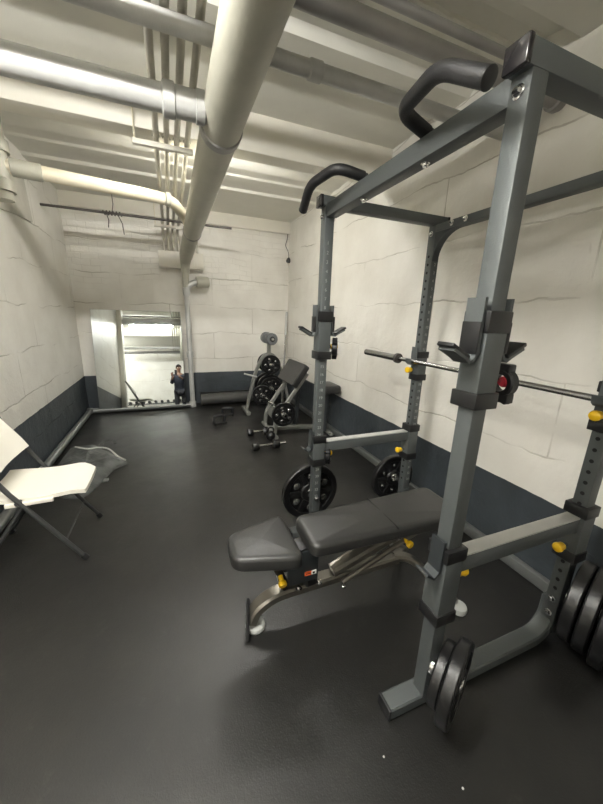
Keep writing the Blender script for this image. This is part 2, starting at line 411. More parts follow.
# ------------------------------------------------------------------ overhead pipes
def flange(mb, c, ax, r, ln, lip=0.004):
    a = Vector(ax).normalized(); c = Vector(c)
    mb.lathe([(r-0.01, -ln/2), (r, -ln/2), (r+lip, -ln/2+0.006), (r+lip, ln/2-0.006), (r, ln/2), (r-0.01, ln/2), (r-0.01, -ln/2)], c, a, 28)
DX, DZ, DR = 0.318, 2.455, 0.104
t, part = wthing('insulated_pipe', 'thick cream painted insulated pipe running the length of the ceiling to the back wall', 'pipe', (DX, 4.6, DZ))
part('pipe_body', MB().tube([(DX, -2.6, DZ), (DX, 2.0, DZ), (DX, 4.55, DZ)], DR, 36), M_duct)
for yy, ln, lp in ((2.06, 0.07, 0.008), (4.56, 0.05, 0.006)):
    m_ = MB(); flange(m_, (DX, yy, DZ), (0, 1, 0), DR, ln, lp); part('clamp_band', m_, M_silver2)
el = round_corners([(DX, 4.55, DZ), (DX-0.01, 4.80, DZ-0.02), (0.25, 5.36, 2.22), (0.25, 5.38, 1.86)], 0.22, 8)
part('elbow', MB().tube(el, lambda s: 0.098-0.053*max(0.0, (s-0.45)/0.55), 28), M_duct)
t, part = wthing('drop_pipe', 'painted pipe dropping down the back wall beside the mirror to the floor', 'pipe', (0.25, 5.38, 0))
part('pipe_body', MB().tube([(0.25, 5.38, 0.0), (0.25, 5.38, 1.95)], 0.037, 20), M_silver)
for z in (0.05, 0.86, 1.80):
    m_ = MB(); m_.lathe([(0.03, -0.045), (0.050, -0.045), (0.053, -0.038), (0.053, 0.038), (0.050, 0.045), (0.03, 0.045), (0.03, -0.045)], (0.25, 5.38, z), (0, 0, 1), 20)
    part('coupling', m_, M_silver)
m_ = MB().tube(round_corners([(0.25, 5.38, 1.74), (0.25, 5.38, 1.86), (0.34, 5.40, 1.925), (0.42, 5.42, 1.94)], 0.05), 0.045, 18)
part('branch', m_, M_silver)
part('clean_out', MB().lathe([(0, 0), (0.072, 0), (0.080, 0.012), (0.080, 0.17), (0.070, 0.185), (0, 0.185)], (0.40, 5.41, 1.945), (1, 0.12, 0.05), 24), M_duct)

def xpipe(name, label, x0, x1, y, z, r, m, rings=(), grp=None, skew=0.0, seg=22):
    t, part = wthing(name, label, 'pipe', ((x0+x1)/2, y, z), grp)
    part('pipe_body', MB().tube([(x0, y, z), ((x0+x1)/2, y+skew/2, z), (x1, y+skew, z)], r, seg), m)
    if rings:
        for xr, ln, lip in rings:
            m_ = MB(); flange(m_, (xr, y+skew*(xr-x0)/(x1-x0), z), (1, 0, 0), r, ln, lip)
            part('coupling', m_, m)
    return t
xpipe('steel_pipe', 'large silver pipe crossing from the left wall into the thick cream pipe', XL, 0.24, 1.93, 2.455, 0.056, M_silver, ((0.06, 0.06, 0.014), (0.135, 0.10, 0.006), (0.20, 0.05, 0.012)))
xpipe('steel_pipe', 'silver pipe with a coupling crossing under the four conduits and above the thick pipe', XL, XR, 1.70, 2.598, 0.034, M_silver, ((0.70, 0.07, 0.006),))
xpipe('steel_pipe', 'dark silver pipe crossing above the rack near the pull-up handle into the right wall', XL, XR, 1.385, 2.600, 0.037, M_silver2, ((1.90, 0.05, 0.01),))
xpipe('thin_pipe', 'thin silver pipe crossing the ceiling above the near pull-up handle', XL, XR, 1.465, 2.76, 0.020, M_silver2, (), seg=14)
# white pipe from the left wall, with elbow into the thick pipe
t, part = wthing('white_pipe', 'glossy white pipe running from the left wall fitting to the thick pipe elbow', 'pipe', (-0.6, 3.6, 2.56))
part('pipe_body', MB().tube(round_corners([(-1.18, 3.50, 2.545), (0.08, 3.74, 2.545), (0.215, 4.20, 2.53), (DX-0.04, 4.42, 2.49)], 0.16, 7), 0.053, 24), M_creampipe)
m_ = MB()
flange(m_, (-0.98, 3.54, 2.545), (1, 0.19, 0), 0.053, 0.20, 0.010); part('coupling', m_, M_duct); m_ = MB(); flange(m_, (0.05, 3.735, 2.545), (1, 0.25, 0), 0.053, 0.05, 0.008)
part('coupling', m_, M_duct)
m_ = MB().tube([(-1.155, 3.50, 2.30), (-1.155, 3.50, 2.95)], 0.075, 20)
m_.lathe([(0, -0.06), (0.095, -0.06), (0.095, 0.02), (0.07, 0.03), (0, 0.03)], (-1.155, 3.50, 2.42), (0, 0, 1), 20)
m_.lathe([(0, -0.03), (0.095, -0.03), (0.095, 0.05), (0.07, 0.06), (0, 0.06)], (-1.155, 3.50, 2.66), (0, 0, 1), 20)
part('wall_fitting', m_, M_duct)
# conduits
cnames = ['leftmost of the four thin conduits left of the thick pipe', 'second from left of the four thin conduits beside the thick pipe',
          'third from left of the four thin conduits beside the thick pipe', 'thin conduit running right alongside the left of the thick pipe',
          'conduit over the thick pipe dropping into the box right end', 'conduit over the thick pipe dropping at the far right of the box']
for i, x in enumerate((0.0, 0.066, 0.132, 0.20, 0.40, 0.46)):
    o = MB().tube(round_corners([(x-0.005, -2.6, 2.655), (x-0.01, 5.0, 2.655), (x-0.02, 5.50, 2.655), (x-0.02, 5.50, 2.34)], 0.10, 6), 0.0185, 14).build('metal_conduit', M_cond)
    place(o, (x, 5.4, 2.6)); tag(o, 'grey '+cnames[i], 'conduit', 'ceiling conduits')
# junction trough on the back wall
t, part = wthing('junction_box', 'long white painted metal box on the back wall where the conduits end', 'electrical box', (0.28, 5.5, 2.12))
part('box_body', MB().box(-0.10, 0.52, 5.42, 5.60, 2.13, 2.35, 0.006), M_beam)
part('cover', MB().box(-0.085, 0.505, 5.412, 5.422, 2.145, 2.335, 0.003), M_beam)
# hangers
for (x0, x1, y, zz, lab) in ((-0.16, 0.23, 2.805, 2.60, 'slotted white hanger strut under the conduits near the ceiling beam'), (-0.12, 0.29, 5.18, 2.61, 'slotted white hanger strut under the conduits near the back wall')):
    t, part = wthing('hanger_strut', lab, 'pipe hanger', ((x0+x1)/2, y, zz))
    part('strut', MB().box(x0, x1, y-0.02, y+0.02, zz-0.012, zz+0.02, 0.003), M_beam)
    for x in (x0+0.015,): part('threaded_rod', MB().cyl((x, y, zz), (x, y, ZC), 0.006, 8), M_creampipe)
    m_ = MB()
    for x in (0.0, 0.066, 0.132, 0.20): m_.tube([(x+0.024*math.cos(a)-0.01, y, 2.655+0.024*math.sin(a)) for a in [PI*k/8 for k in range(9)]], 0.004, 6)
    part('pipe_clip', m_, M_cond)
# threaded rod with wire across the back
t, part = wthing('hanging_rod', 'thin dark metal rod hung across the room in front of the back wall', 'rod', (-0.2, 4.79, 2.6))
part('rod', MB().cyl((XL, 4.79, 2.60), (0.84, 4.79, 2.60), 0.014, 12), M_rust)
m_ = MB(); pts = []
for k in range(60): a = k*0.62; pts.append((-0.66+0.2*k/59, 4.79+0.022*math.cos(a), 2.60+0.022*math.sin(a)))
m_.tube(pts, 0.006, 6)
m_.tube([(-0.62, 4.79, 2.60), (-0.60, 4.78, 2.52), (-0.61, 4.77, 2.44)], 0.006, 6); m_.tube([(-0.50, 4.79, 2.59), (-0.46, 4.78, 2.50), (-0.45, 4.77, 2.38)], 0.006, 6)
m_.tube([(-0.56, 4.79, 2.60), (-0.54, 4.79, 2.70), (-0.55, 4.79, 2.96)], 0.005, 6)
part('wire_twist', m_, M_rust)
# small camera / sensor in the back right corner with its cord
t, part = wthing('cord_plug', 'small black plug hanging on a cord in the back right corner', 'plug', (1.89, 5.5, 2.38))
part('plug_body', MB().lathe([(0, 0), (0.030, 0.005), (0.038, 0.03), (0.030, 0.06), (0.012, 0.085), (0, 0.085)], (1.89, 5.50, 2.35), (0.2, 0, 1), 16), M_black)
part('cord', MB().tube([(1.905, 5.50, 2.43), (1.90, 5.52, 2.52), (1.86, 5.54, 2.62), (1.89, 5.56, 2.72), (1.90, 5.57, 2.80)], 0.005, 6, 5), M_black)

# ------------------------------------------------------------------ fluorescent fixtures
def fixture(label, c, along, strength, ln=1.2, z=2.84):
    t, part = wthing('ceiling_light', label, 'ceiling light', (c[0], c[1], z))
    h = ln/2
    def bx(m_, a0, a1, b0, b1, z0, z1, bev=0.0):
        if along == 'x': m_.box(c[0]+a0, c[0]+a1, c[1]+b0, c[1]+b1, z0, z1, bev)
        else: m_.box(c[0]+b0, c[0]+b1, c[1]+a0, c[1]+a1, z0, z1, bev)
        return m_
    part('housing', bx(MB(), -h, h, -0.05, 0.05, z+0.035, z+0.10, 0.004), M_beam)
    for a0, a1 in ((-h, -h+0.03), (h-0.03, h)): part('socket', bx(MB(), a0, a1, -0.05, 0.05, z-0.03, z+0.04), M_beam)
    em = mat('tube_glow_%d' % round(strength*10), (1, 1, 1, 1), 0.5, emit=((1.0, 0.985, 0.94, 1), strength))
    for s in (-0.028, 0.028):
        if along == 'x': m_ = MB().cyl((c[0]-h+0.03, c[1]+s, z), (c[0]+h-0.03, c[1]+s, z), 0.0155, 10)
        else: m_ = MB().cyl((c[0]+s, c[1]-h+0.03, z), (c[0]+s, c[1]+h-0.03, z), 0.0155, 10)
        part('tube', m_, em)
fixture('fluorescent tube light mounted on the ceiling just behind the deep beam', (0.45, 3.16), 'x', TUBE_BACK, 1.2, 2.855)
fixture('fluorescent tube light on the ceiling left of the photographer', (-0.55, 0.74), 'x', TUBE_FRONT, 1.2, 2.72)
fixture('added fluorescent fill light in the alcove behind the photographer', (-2.3, -1.6), 'y', TUBE_REAR_FILL, 1.2, 2.80)  # unseen fixture, added to fill the room with light

# ------------------------------------------------------------------ leaning mirror
th = math.radians(9.5); c_, s_ = math.cos(th), math.sin(th)
t = thing('wall_mirror', 'large frameless mirror leaning against the back wall', 'mirror', (-0.46, 5.345, 0.03), 0)
t.rotation_euler = (-th, 0, math.radians(-0.15))
MBm = MB().box(-0.610, 0.605, 0.0, 0.004, 0.02, 1.49)
MBm.build('glass', M_mirror, t)
MB().box(-0.612, 0.607, 0.0045, 0.012, 0.018, 1.492).build('backing', M_mback, t)
# NOTE: local +y is the wall side

# ------------------------------------------------------------------ power rack
UX0, UX1, UY0, UY1, UT = 0.858, 1.630, 0.702, 1.825, 0.058
rack, rp = wthing('power_rack', 'grey steel power rack with pull-up handles standing along the right wall', 'power rack', (1.25, 1.262, 0))
corners = {'A': (UX0, UY0), 'B': (UX0, UY1), 'C': (UX1, UY1), 'D': (UX1, UY0)}
inner = {'A': (1, 1), 'B': (1, -1), 'C': (-1, -1), 'D': (-1, 1)}
h2 = UT/2
def digits_mesh(face_x, face_y, ny, zs, start):
    """numbers standing on the face of the upright whose normal is (0, ny, 0)"""
    bmx = bmesh.new()
    for i, z in enumerate(zs):
        cu = bpy.data.curves.new('txt', 'FONT'); cu.body = str(start-i); cu.size = 0.026; cu.align_x = 'CENTER'; cu.align_y = 'CENTER'; cu.extrude = 0.0006
        ob = bpy.data.objects.new('txt', cu); COL.objects.link(ob)
        dg = bpy.context.evaluated_depsgraph_get(); me = bpy.data.meshes.new_from_object(ob.evaluated_get(dg))
        if ny < 0: mx = Matrix.Translation((face_x, face_y-0.0008, z)) @ Matrix.Rotation(PI/2, 4, 'X')
        else: mx = Matrix.Translation((face_x, face_y+0.0008, z)) @ Matrix.Rotation(PI, 4, 'Z') @ Matrix.Rotation(PI/2, 4, 'X')
        me.transform(mx); bmx.from_mesh(me)
        bpy.data.objects.remove(ob); bpy.data.curves.remove(cu); bpy.data.meshes.remove(me)
    return bmx
for k, (x, y) in corners.items():
    ix, iy = inner[k]
    m_ = MB().box(x-h2, x+h2, y-h2, y+h2, 0.05, 2.085, 0.005)
    up = rp('upright', m_, M_rack)
    # pin holes on the inner x-face
    m_ = MB(); fx = x+ix*h2
    zs = [0.30+0.05*i for i in range(33)]
    for z in zs: m_.lathe([(0, 0), (0.0085, 0), (0.0085, 0.0012), (0, 0.0012)], (fx, y, z), (ix, 0, 0), 10)
    rp('pin_hole', m_, M_hole, up)
    mbd = MB(); mbd.bm.free(); mbd.bm = digits_mesh(x-ix*0.004, y+iy*h2, iy, zs, 33)
    rp('etched_number', mbd, M_num, up)
# floor beams: straight foot, then bent up into the rear uprights
for y in (UY0+0.012, UY1-0.005):
    rp('base_beam', MB().rtube(round_corners([(0.685, y, 0.027), (1.56, y, 0.027), (1.63, y, 0.10), (1.63, y, 0.22)], 0.10, 8), 0.072, 0.052, up=(0, 0, 1)), M_rack)
    rp('end_cap', MB().box(0.676, 0.687, y-0.037, y+0.037, 0.0, 0.054, 0.003), M_black)
# top frame
for y in (UY0, UY1):
    rp('top_side_beam', MB().box(0.812, 1.70, y-0.030, y+0.030, 2.083, 2.138, 0.004), M_rack)
    for x0, x1 in ((0.797, 0.816), (1.695, 1.712)): rp('end_cap', MB().box(x0, x1, y-0.032, y+0.032, 2.081, 2.140, 0.004), M_cap)
cb = rp('front_crossbeam', MB().box(0.835, 0.898, UY0+h2, UY1-h2, 2.030, 2.100, 0.005), M_rack)
rp('rear_crossbeam', MB().box(1.60, 1.66, UY0+h2, UY1-h2, 2.040, 2.085, 0.005), M_rack)
# gussets under the rear crossbeam
for (y, s) in ((UY1-h2, -1), (UY0+h2, 1)):
    m_ = MB(); n = 10; R = 0.17
    prof_ = [(y, 2.04), ] + [(y+s*(R-R*math.sin(PI/2*k/n)), 2.04-R+R*math.cos(PI/2*k/n)) for k in range(n+1)][::-1]
    ring = []
    for xx in (1.606, 1.654): ring.append([m_.bm.verts.new((xx, a, b)) for a, b in prof_])
    nn = len(prof_); m_.bm.faces.new(ring[0]); m_.bm.faces.new(ring[1][::-1])
    for i in range(nn): m_.bm.faces.new((ring[0][i], ring[1][i], ring[1][(i+1) % nn], ring[0][(i+1) % nn]))
    rp('gusset', m_, M_rackdark)
# bolts
def bolt(c, ax, r=0.012):
    m_ = MB(); m_.lathe([(0, 0), (r*1.35, 0), (r*1.35, 0.003), (r*0.95, 0.004), (r*0.95, 0.010), (r*0.7, 0.014), (0, 0.015)], c, ax, 12)
    return m_
for c, ax in (((UX0-h2, UY0, 2.045), (-1, 0, 0)), ((UX0-h2, UY1, 2.035), (-1, 0, 0)), ((UX0+h2, UY1, 2.03), (1, 0, 0)), ((UX1-h2, UY1, 2.035), (-1, 0, 0)), ((UX1, UY1-h2, 2.0), (0, -1, 0)),
              ((0.865, 1.06, 2.030), (0, 0, -1)), ((0.865, 1.46, 2.030), (0, 0, -1)), ((1.598, 1.66, 2.065), (-1, 0, 0)), ((1.598, 1.56, 2.065), (-1, 0, 0)), ((UX0, UY1-h2, 0.28), (0, -1, 0)), ((UX1, UY1-h2, 0.16), (0, -1, 0)), ((UX1-h2, UY0, 0.16), (-1, 0, 0)), ((UX1-h2, UY0, 0.24), (-1, 0, 0))):
    rp('bolt', bolt(c, ax), M_chrome)
# pull-up handles
YM = 1.262
for sg in (-1, 1):
    pts = [(0.872, YM+sg*0.20, 2.118), (0.730, YM+sg*0.222, 2.142), (0.690, YM+sg*0.43, 2.130), (0.712, YM+sg*0.570, 2.060 if sg > 0 else 2.040)]
    hd = rp('pull_up_handle', MB().tube([pts[0], (pts[0][0]-0.10, (pts[0][1]+pts[1][1])/2, (pts[0][2]+pts[1][2])/2)], 0.017, 16), M_rackdark)
    rp('grip', MB().tube(round_corners([((pts[0][0]-0.015), pts[0][1], pts[0][2])]+pts[1:], 0.055, 8), 0.0225, 18), M_grip, hd)
    e1, e0 = Vector(pts[-1]), Vector(pts[-2]); d = (e1-e0).normalized()
    rp('handle_cap', MB().lathe([(0, -0.002), (0.020, -0.002), (0.0235, 0.002), (0.0235, 0.006), (0.018, 0.010), (0, 0.010)], e1, d, 18), M_black, hd)
# adjustable sleeves
def sleeve(x, y, z0, z1, name='sleeve', w=0.048):
    s = rp(name, MB().box(x-w, x+w, y-w, y+w, z0, z1, 0.006), M_rack)
    return s
def band(x, y, z0, z1, parent, w=0.054):
    rp('band', MB().box(x-w, x+w, y-w, y+w, z0, z1, 0.004), M_black, parent)
for k, (x, y) in corners.items():
    ix, iy = inner[k]
    # bar holder sleeve
    if k in 'AB':
        zt, zb = 1.53, 1.245
        s = sleeve(x, y, zb+0.02, zt-0.03, 'bar_holder_sleeve', 0.040)
        band(x, y, zt-0.06, zt, s, 0.045); band(x, y, zb, zb+0.05, s, 0.047)
        for sx in (-1, 1):
            hk = rp('bar_hook', MB().sweep([(x+sx*0.052, y, zt+0.035), (x+sx*0.052, y, zt-0.06), (x+sx*0.050, y, zt-0.115), (x+sx*0.060, y, zt-0.135), (x+sx*0.075, y, zt-0.143), (x+sx*0.090, y, zt-0.132), (x+sx*0.140, y, zt-0.106)],
                    [(a*0.030, b*0.0045) for a, b in ((1, 1), (-1, 1), (-1, -1), (1, -1))], up=(sx, 0, 0.0)), M_rack)
            rp('hook_pad', MB().box(x+sx*0.0565-0.004, x+sx*0.0565+0.006*sx+0.004, y-0.031, y+0.031, zt-0.12, zt-0.03, 0.002), M_black, hk)
            m_ = MB().bar((x+sx*0.078, y, zt-0.130), (x+sx*0.148, y, zt-0.092), 0.060, 0.012, 0.003)
            rp('tray_pad', m_, M_black, hk)
    else:
        zt, zb = 1.285, 1.080
        s = sleeve(x, y, zb+0.02, zt-0.03, 'bar_holder_sleeve', 0.038)
        band(x, y, zt-0.045, zt, s, 0.043); band(x, y, zb, zb+0.045, s, 0.043)
        hk = rp('bar_hook', MB().sweep([(x+ix*0.050, y, zt+0.03), (x+ix*0.050, y, zt-0.06), (x+ix*0.056, y, zt-0.088), (x+ix*0.075, y, zt-0.092), (x+ix*0.092, y, zt-0.080), (x+ix*0.098, y, zt-0.050)],
                [(a*0.026, b*0.004) for a, b in ((1, 1), (-1, 1), (-1, -1), (1, -1))], up=(ix, 0, 0)), M_rack)
    # yellow pull pin of this sleeve
    if k != 'A' or True:
        zk = zb+0.075
        pin = rp('pull_pin', MB().cyl((x+ix*0.04, y, zk), (x+ix*0.095, y, zk), 0.009, 12), M_chrome, s)
        rp('pin_knob', MB().lathe([(0, 0), (0.013, 0), (0.017, 0.006), (0.018, 0.022), (0.022, 0.032), (0.020, 0.042), (0.010, 0.048), (0, 0.049)], (x+ix*(0.092 if k == 'A' else 0.060), y-(0.012 if k == 'A' else 0), zk), (ix, 0, 0), 18), M_red if k == 'A' else M_yellow, s)
    # safety rail sleeve
    zt, zb = (0.745, 0.425) if k in 'AB' else (0.745, 0.47)
    if k == 'B': zb = 0.53
    s = sleeve(x, y, zb+0.02, zt-0.01, 'safety_sleeve', 0.041)
    band(x, y, zt-0.05, zt, s, 0.046); band(x, y, zb, zb+0.05, s, 0.046)
    zk = 0.545 if k in 'CD' else 0.60
    rp('pull_pin', MB().cyl((x+ix*0.04, y, zk), (x+ix*0.095, y, zk), 0.009, 12), M_chrome, s)
    rp('pin_knob', MB().lathe([(0, 0), (0.013, 0), (0.017, 0.006), (0.018, 0.022), (0.022, 0.032), (0.020, 0.042), (0.010, 0.048), (0, 0.049)], (x+ix*0.065, y, zk), (ix, 0, 0), 18), M_yellow, s)
    if k in 'AB':   # outer lip plate, like the small hook on the sleeve's outside
        rp('sleeve_hook', MB().sweep([(x-0.046, y, zt+0.03), (x-0.050, y, zt-0.09), (x-0.070, y, zt-0.11), (x-0.105, y, zt-0.085)],
           [(a*0.028, b*0.004) for a, b in ((1, 1), (-1, 1), (-1, -1), (1, -1))], up=(1, 0, 0)), M_rackdark, s)
# safety rails
for y in (UY0, UY1):
    sr = rp('safety_rail', MB().box(UX0+0.044, UX1-0.044, y-0.027, y+0.027, 0.625, 0.690, 0.005), M_rack)
    rp('rail_strip', MB().box(UX0+0.046, UX1-0.046, y-0.027, y+0.027, 0.690, 0.698, 0.003), M_silver, sr)
# plate horns
def horn(a, d, ln):
    a = Vector(a); d = Vector(d).normalized()
    rp('plate_horn', MB().lathe([(0, 0), (0.034, 0), (0.034, 0.012), (0.024, 0.014), (0.024, ln-0.004), (0.021, ln), (0, ln)], a, d, 18), M_chrome)
dA = Vector((0.50, -1, 0)).normalized(); dD = Vector((0.28, -1, 0)).normalized()
horn((UX0, UY0-h2+0.01, 0.205), dA, 0.115)
horn((UX0, UY1+h2, 0.28), (0, 1, 0), 0.16)
horn((UX1, UY1+h2, 0.25), (0, 1, 0), 0.20)
horn((UX1+0.02, UY0-h2, 0.27), dD, 0.22)

# ------------------------------------------------------------------ weight plates
def plate(label, c, ax, R, T, group, win=6, stud=0.0):
    """rubber coated plate with grip windows; drawn along local z, then turned"""
    t = thing('weight_plate', label, 'weight plate', c, 0, group)
    q = Vector((0, 0, 1)).rotation_difference(Vector(ax)); t.rotation_mode = 'QUATERNION'; t.rotation_quaternion = q
    h = T/2
    m_ = MB()
    m_.lathe([(R*0.78, -h*0.8), (R*0.80, -h), (R*0.97, -h), (R, -h*0.75), (R, h*0.75), (R*0.97, h), (R*0.80, h), (R*0.78, h*0.8), (R*0.78, -h*0.8)], seg=48)
    m_.lathe([(0.027, -h), (R*0.32, -h), (R*0.36, -h*0.6), (R*0.36, h*0.6), (R*0.32, h), (0.027, h), (0.027, -h)], seg=32)
    m_.lathe([(R*0.34, -h*0.35), (R*0.80, -h*0.35), (R*0.80, h*0.35), (R*0.34, h*0.35), (R*0.34, -h*0.35)], seg=48)   # recessed web
    for k in range(win):                                                                                         # raised spokes across the web
        a = 2*PI*k/win; ca, sa = math.cos(a), math.sin(a)
        m_.bar((R*0.33*ca, R*0.33*sa, 0), (R*0.82*ca, R*0.82*sa, 0), R*0.20, h*1.6, 0.003)
    m_.build('plate_body', M_plate, t)
    MB().lathe([(0.0255, -h-0.001), (0.036, -h-0.001), (0.036, -h+0.004), (0.036, h-0.004), (0.036, h+0.001), (0.0255, h+0.001), (0.0255, -h-0.001)], seg=28).build('hub_ring', M_chrome, t)
    if stud: studs(t, R, h*0.3, win, stud, 0.58)
    return t
def studs(t, R, h, n=6, r=0.016, rad=0.58):
    for k in range(n):
        a = 2*PI*(k+0.5)/n; m_ = MB()
        for sz in (-1, 1): m_.lathe([(0, 0), (r, 0), (r*0.95, 0.008), (r*0.6, 0.014), (0, 0.015)], (R*rad*math.cos(a), R*rad*math.sin(a), sz*h), (0, 0, sz), 14)
        m_.build('stud', M_stud, t)
g = 'weight plates stored on the power rack'
aA = Vector((UX0, UY0-h2, 0.205))
plate('small black plate on the near left rack peg, next to the upright', aA+dA*0.035, dA, 0.118, 0.036, g, 6, 0.006)
plate('black plate with brass-toned hub, outermost on the near left rack peg', aA+dA*0.080, dA, 0.152, 0.044, g, 6)
plate('large black plate with round studs behind the far left rack upright', (UX0, UY1+0.085, 0.275), (0, 1, 0), 0.212, 0.045, g, 6, 0.026)
plate('black plate on the peg of the far right rack upright near the wall', (UX1-0.02, UY1+0.12, 0.245), (0, 1, 0), 0.190, 0.045, g, 6, 0.014)
for i, (yy, r, lb) in enumerate(((0.040, 0.190, 'large black plate at the near right rack upright, innermost of three'), (0.096, 0.195, 'large black plate at the near right rack upright, middle of three'), (0.155, 0.215, 'large black plate at the near right rack upright, outermost of three'))):
    plate(lb, Vector((UX1+0.02, UY0-h2, 0.27))+dD*yy, dD, r, 0.048, g, 6)

# ------------------------------------------------------------------ barbell on the rack
t, part = wthing('barbell', 'long chrome barbell resting on the rear rack hooks by the right wall', 'barbell', (1.557, 1.25, 1.222))
BX, BZ = 1.556, 1.218
part('shaft', MB().cyl((BX, 0.62, BZ), (BX, 1.97, BZ), 0.0145, 16), M_bar)
part('sleeve', MB().cyl((BX, 1.975, BZ), (BX, 2.40, BZ), 0.025, 20, 0.003), M_bar)
part('sleeve', MB().cyl((BX, 0.19, BZ), (BX, 0.625, BZ), 0.025, 20, 0.003), M_bar)
for y0 in (1.955, 0.610): part('collar', MB().cyl((BX, y0, BZ), (BX, y0+0.03, BZ), 0.037, 24, 0.004), M_rust)
# clamp collars hung on the pins
def clamp(label, c, ax, m2):
    t = thing('clamp_collar', label, 'barbell clamp', c, 0, 'clamp collars hung on rack pins')
    q = Vector((0, 0, 1)).rotation_difference(Vector(ax)); t.rotation_mode = 'QUATERNION'; t.rotation_quaternion = q
    m_ = MB()
    pts = [(0.036*math.cos(a), 0.036*math.sin(a), 0) for a in [2*PI*k/24 for k in range(25)]]
    m_.lathe([(0.027, -0.017), (0.040, -0.017), (0.045, -0.012), (0.045, 0.012), (0.040, 0.017), (0.027, 0.017), (0.027, -0.017)], seg=26)
    m_.box(0.030, 0.062, -0.035, 0.030, -0.016, 0.016, 0.004); m_.box(-0.060, -0.030, -0.025, 0.030, -0.016, 0.016, 0.004)
    m_.build('clamp_ring', M_black, t)
    MB().bar((0.060, -0.03, 0), (0.030, 0.058, 0), 0.014, 0.030, 0.004).build('lever', M_cap, t)
    MB().lathe([(0, 0), (0.010, 0), (0.010, 0.006), (0, 0.006)], (0.045, 0.0, 0.016), (0, 0, 1), 12).build('release_button', m2, t)
    return t
clamp('black clamp collar with a red button hanging on the near left upright', (UX0+0.112, UY0-0.002, 1.315), (1, 0.0, 0.0), M_red)
clamp('black clamp collar hanging over a yellow knob on the far left upright', (UX0+0.090, UY1, 1.31), (0.9, -0.5, 0.0), M_whitepr)
clamp('black clamp collar hanging below the far left safety rail end', (UX0+0.085, UY1-0.002, 0.585), (0.9, -0.5, 0.0), M_whitepr)

# ------------------------------------------------------------------ adjustable bench inside the rack
def pad_mesh(outline, z0, z1, mx=None, dome=0.006, edge=0.014):
    """rounded cushion from a 2D outline (ccw), top slightly domed"""
    m_ = MB(); bm = m_.bm; cx_ = sum(p[0] for p in outline)/len(outline); cy_ = sum(p[1] for p in outline)/len(outline)
    def ring(inset, z):
        r = []
        n = len(outline)
        for i, p in enumerate(outline):
            a = Vector(outline[i-1]); b = Vector(outline[(i+1) % n]); tg = (b-a).normalized(); nrm = Vector((-tg.y, tg.x))
            r.append(bm.verts.new((p[0]+nrm.x*inset, p[1]+nrm.y*inset, z)))
        return r
    rs = [ring(0.010, z0), ring(0.0, z0+0.010), ring(0.0, z1-edge*1.3), ring(edge*0.35, z1-edge*0.45), ring(edge, z1-edge*0.05), ring(edge*2.2, z1+dome*0.4)]
    n = len(outline)
    for a, b in zip(rs[:-1], rs[1:]):
        for i in range(n): bm.faces.new((a[i], a[(i+1) % n], b[(i+1) % n], b[i]))
    c = bm.verts.new((cx_, cy_, z1+dome))
    for i in range(n): bm.faces.new((rs[-1][i], rs[-1][(i+1) % n], c))
    bm.faces.new(rs[0][::-1])
    if mx is not None:
        for v in bm.verts: v.co = mx @ v.co
    return m_
def rrect(pts, r, n=6):
    P = [Vector((p[0], p[1], 0)) for p in pts]; out = []; N_ = len(P)
    for i in range(N_):
        a = P[i-1]-P[i]; b = P[(i+1) % N_]-P[i]
        s0 = P[i]+a.normalized()*r; s1 = P[i]+b.normalized()*r
        for k in range(n+1):
            t = k/n; q = s0*(1-t)**2+P[i]*2*t*(1-t)+s1*t*t; out.append((q.x, q.y))
    # subdivide straights a little
    return out
bn, bp_ = wthing('adjustable_bench', 'adjustable weight bench with black padded seat and backrest inside the rack', 'weight bench', (0.85, 1.25, 0))
so = rrect([(0.175, 1.155), (0.475, 1.070), (0.475, 1.420), (0.175, 1.335)], 0.055)
bp_('seat', pad_mesh(so, 0.425, 0.492, Matrix.Translation((0, 0, 0))), M_vinyl)
bo = rrect([(0.530, 1.115), (1.43, 1.085), (1.43, 1.405), (0.530, 1.375)], 0.055)
mxb = Matrix.Identity(4)
bk = bp_('backrest', pad_mesh(bo, 0.425, 0.492), M_vinyl)
m_ = MB().box(0.985, 0.989, 1.10, 1.39, 0.488, 0.4975, 0.001)
bp_('seam', m_, M_hole, bk)
bp_('pad_board', MB().box(0.56, 1.40, 1.16, 1.33, 0.405, 0.426, 0.003), M_black)
bp_('pad_board', MB().box(0.21, 0.45, 1.18, 1.31, 0.405, 0.426, 0.003), M_black)
# main beam rising from the front foot
bp_('main_beam', MB().rtube(catmull([(0.272, 1.245, 0.045), (0.305, 1.245, 0.110), (0.385, 1.245, 0.155), (0.50, 1.245, 0.165), (0.80, 1.245, 0.168), (1.12, 1.245, 0.172)], 6), 0.075, 0.050, bev=0.010, up=(0, 0, 1)), M_bench)
# front foot: curved cross plate with black end frames
bp_('foot_pad', MB().lathe([(0, 0), (0.046, 0), (0.050, 0.010), (0.046, 0.022), (0.030, 0.030), (0, 0.032)], (0.292, 1.240, 0.0), (0, 0, 1), 24), M_footgrey)
m_ = MB().tube([(0.287, 1.395, 0.012), (0.238, 1.172, 0.012)], 0.009, 8)
m_.tube([(0.287, 1.395, 0.012), (0.262, 1.285, 0.105), (0.250, 1.225, 0.105), (0.238, 1.172, 0.012)], 0.009, 8)
bp_('foot_frame', m_, M_black)
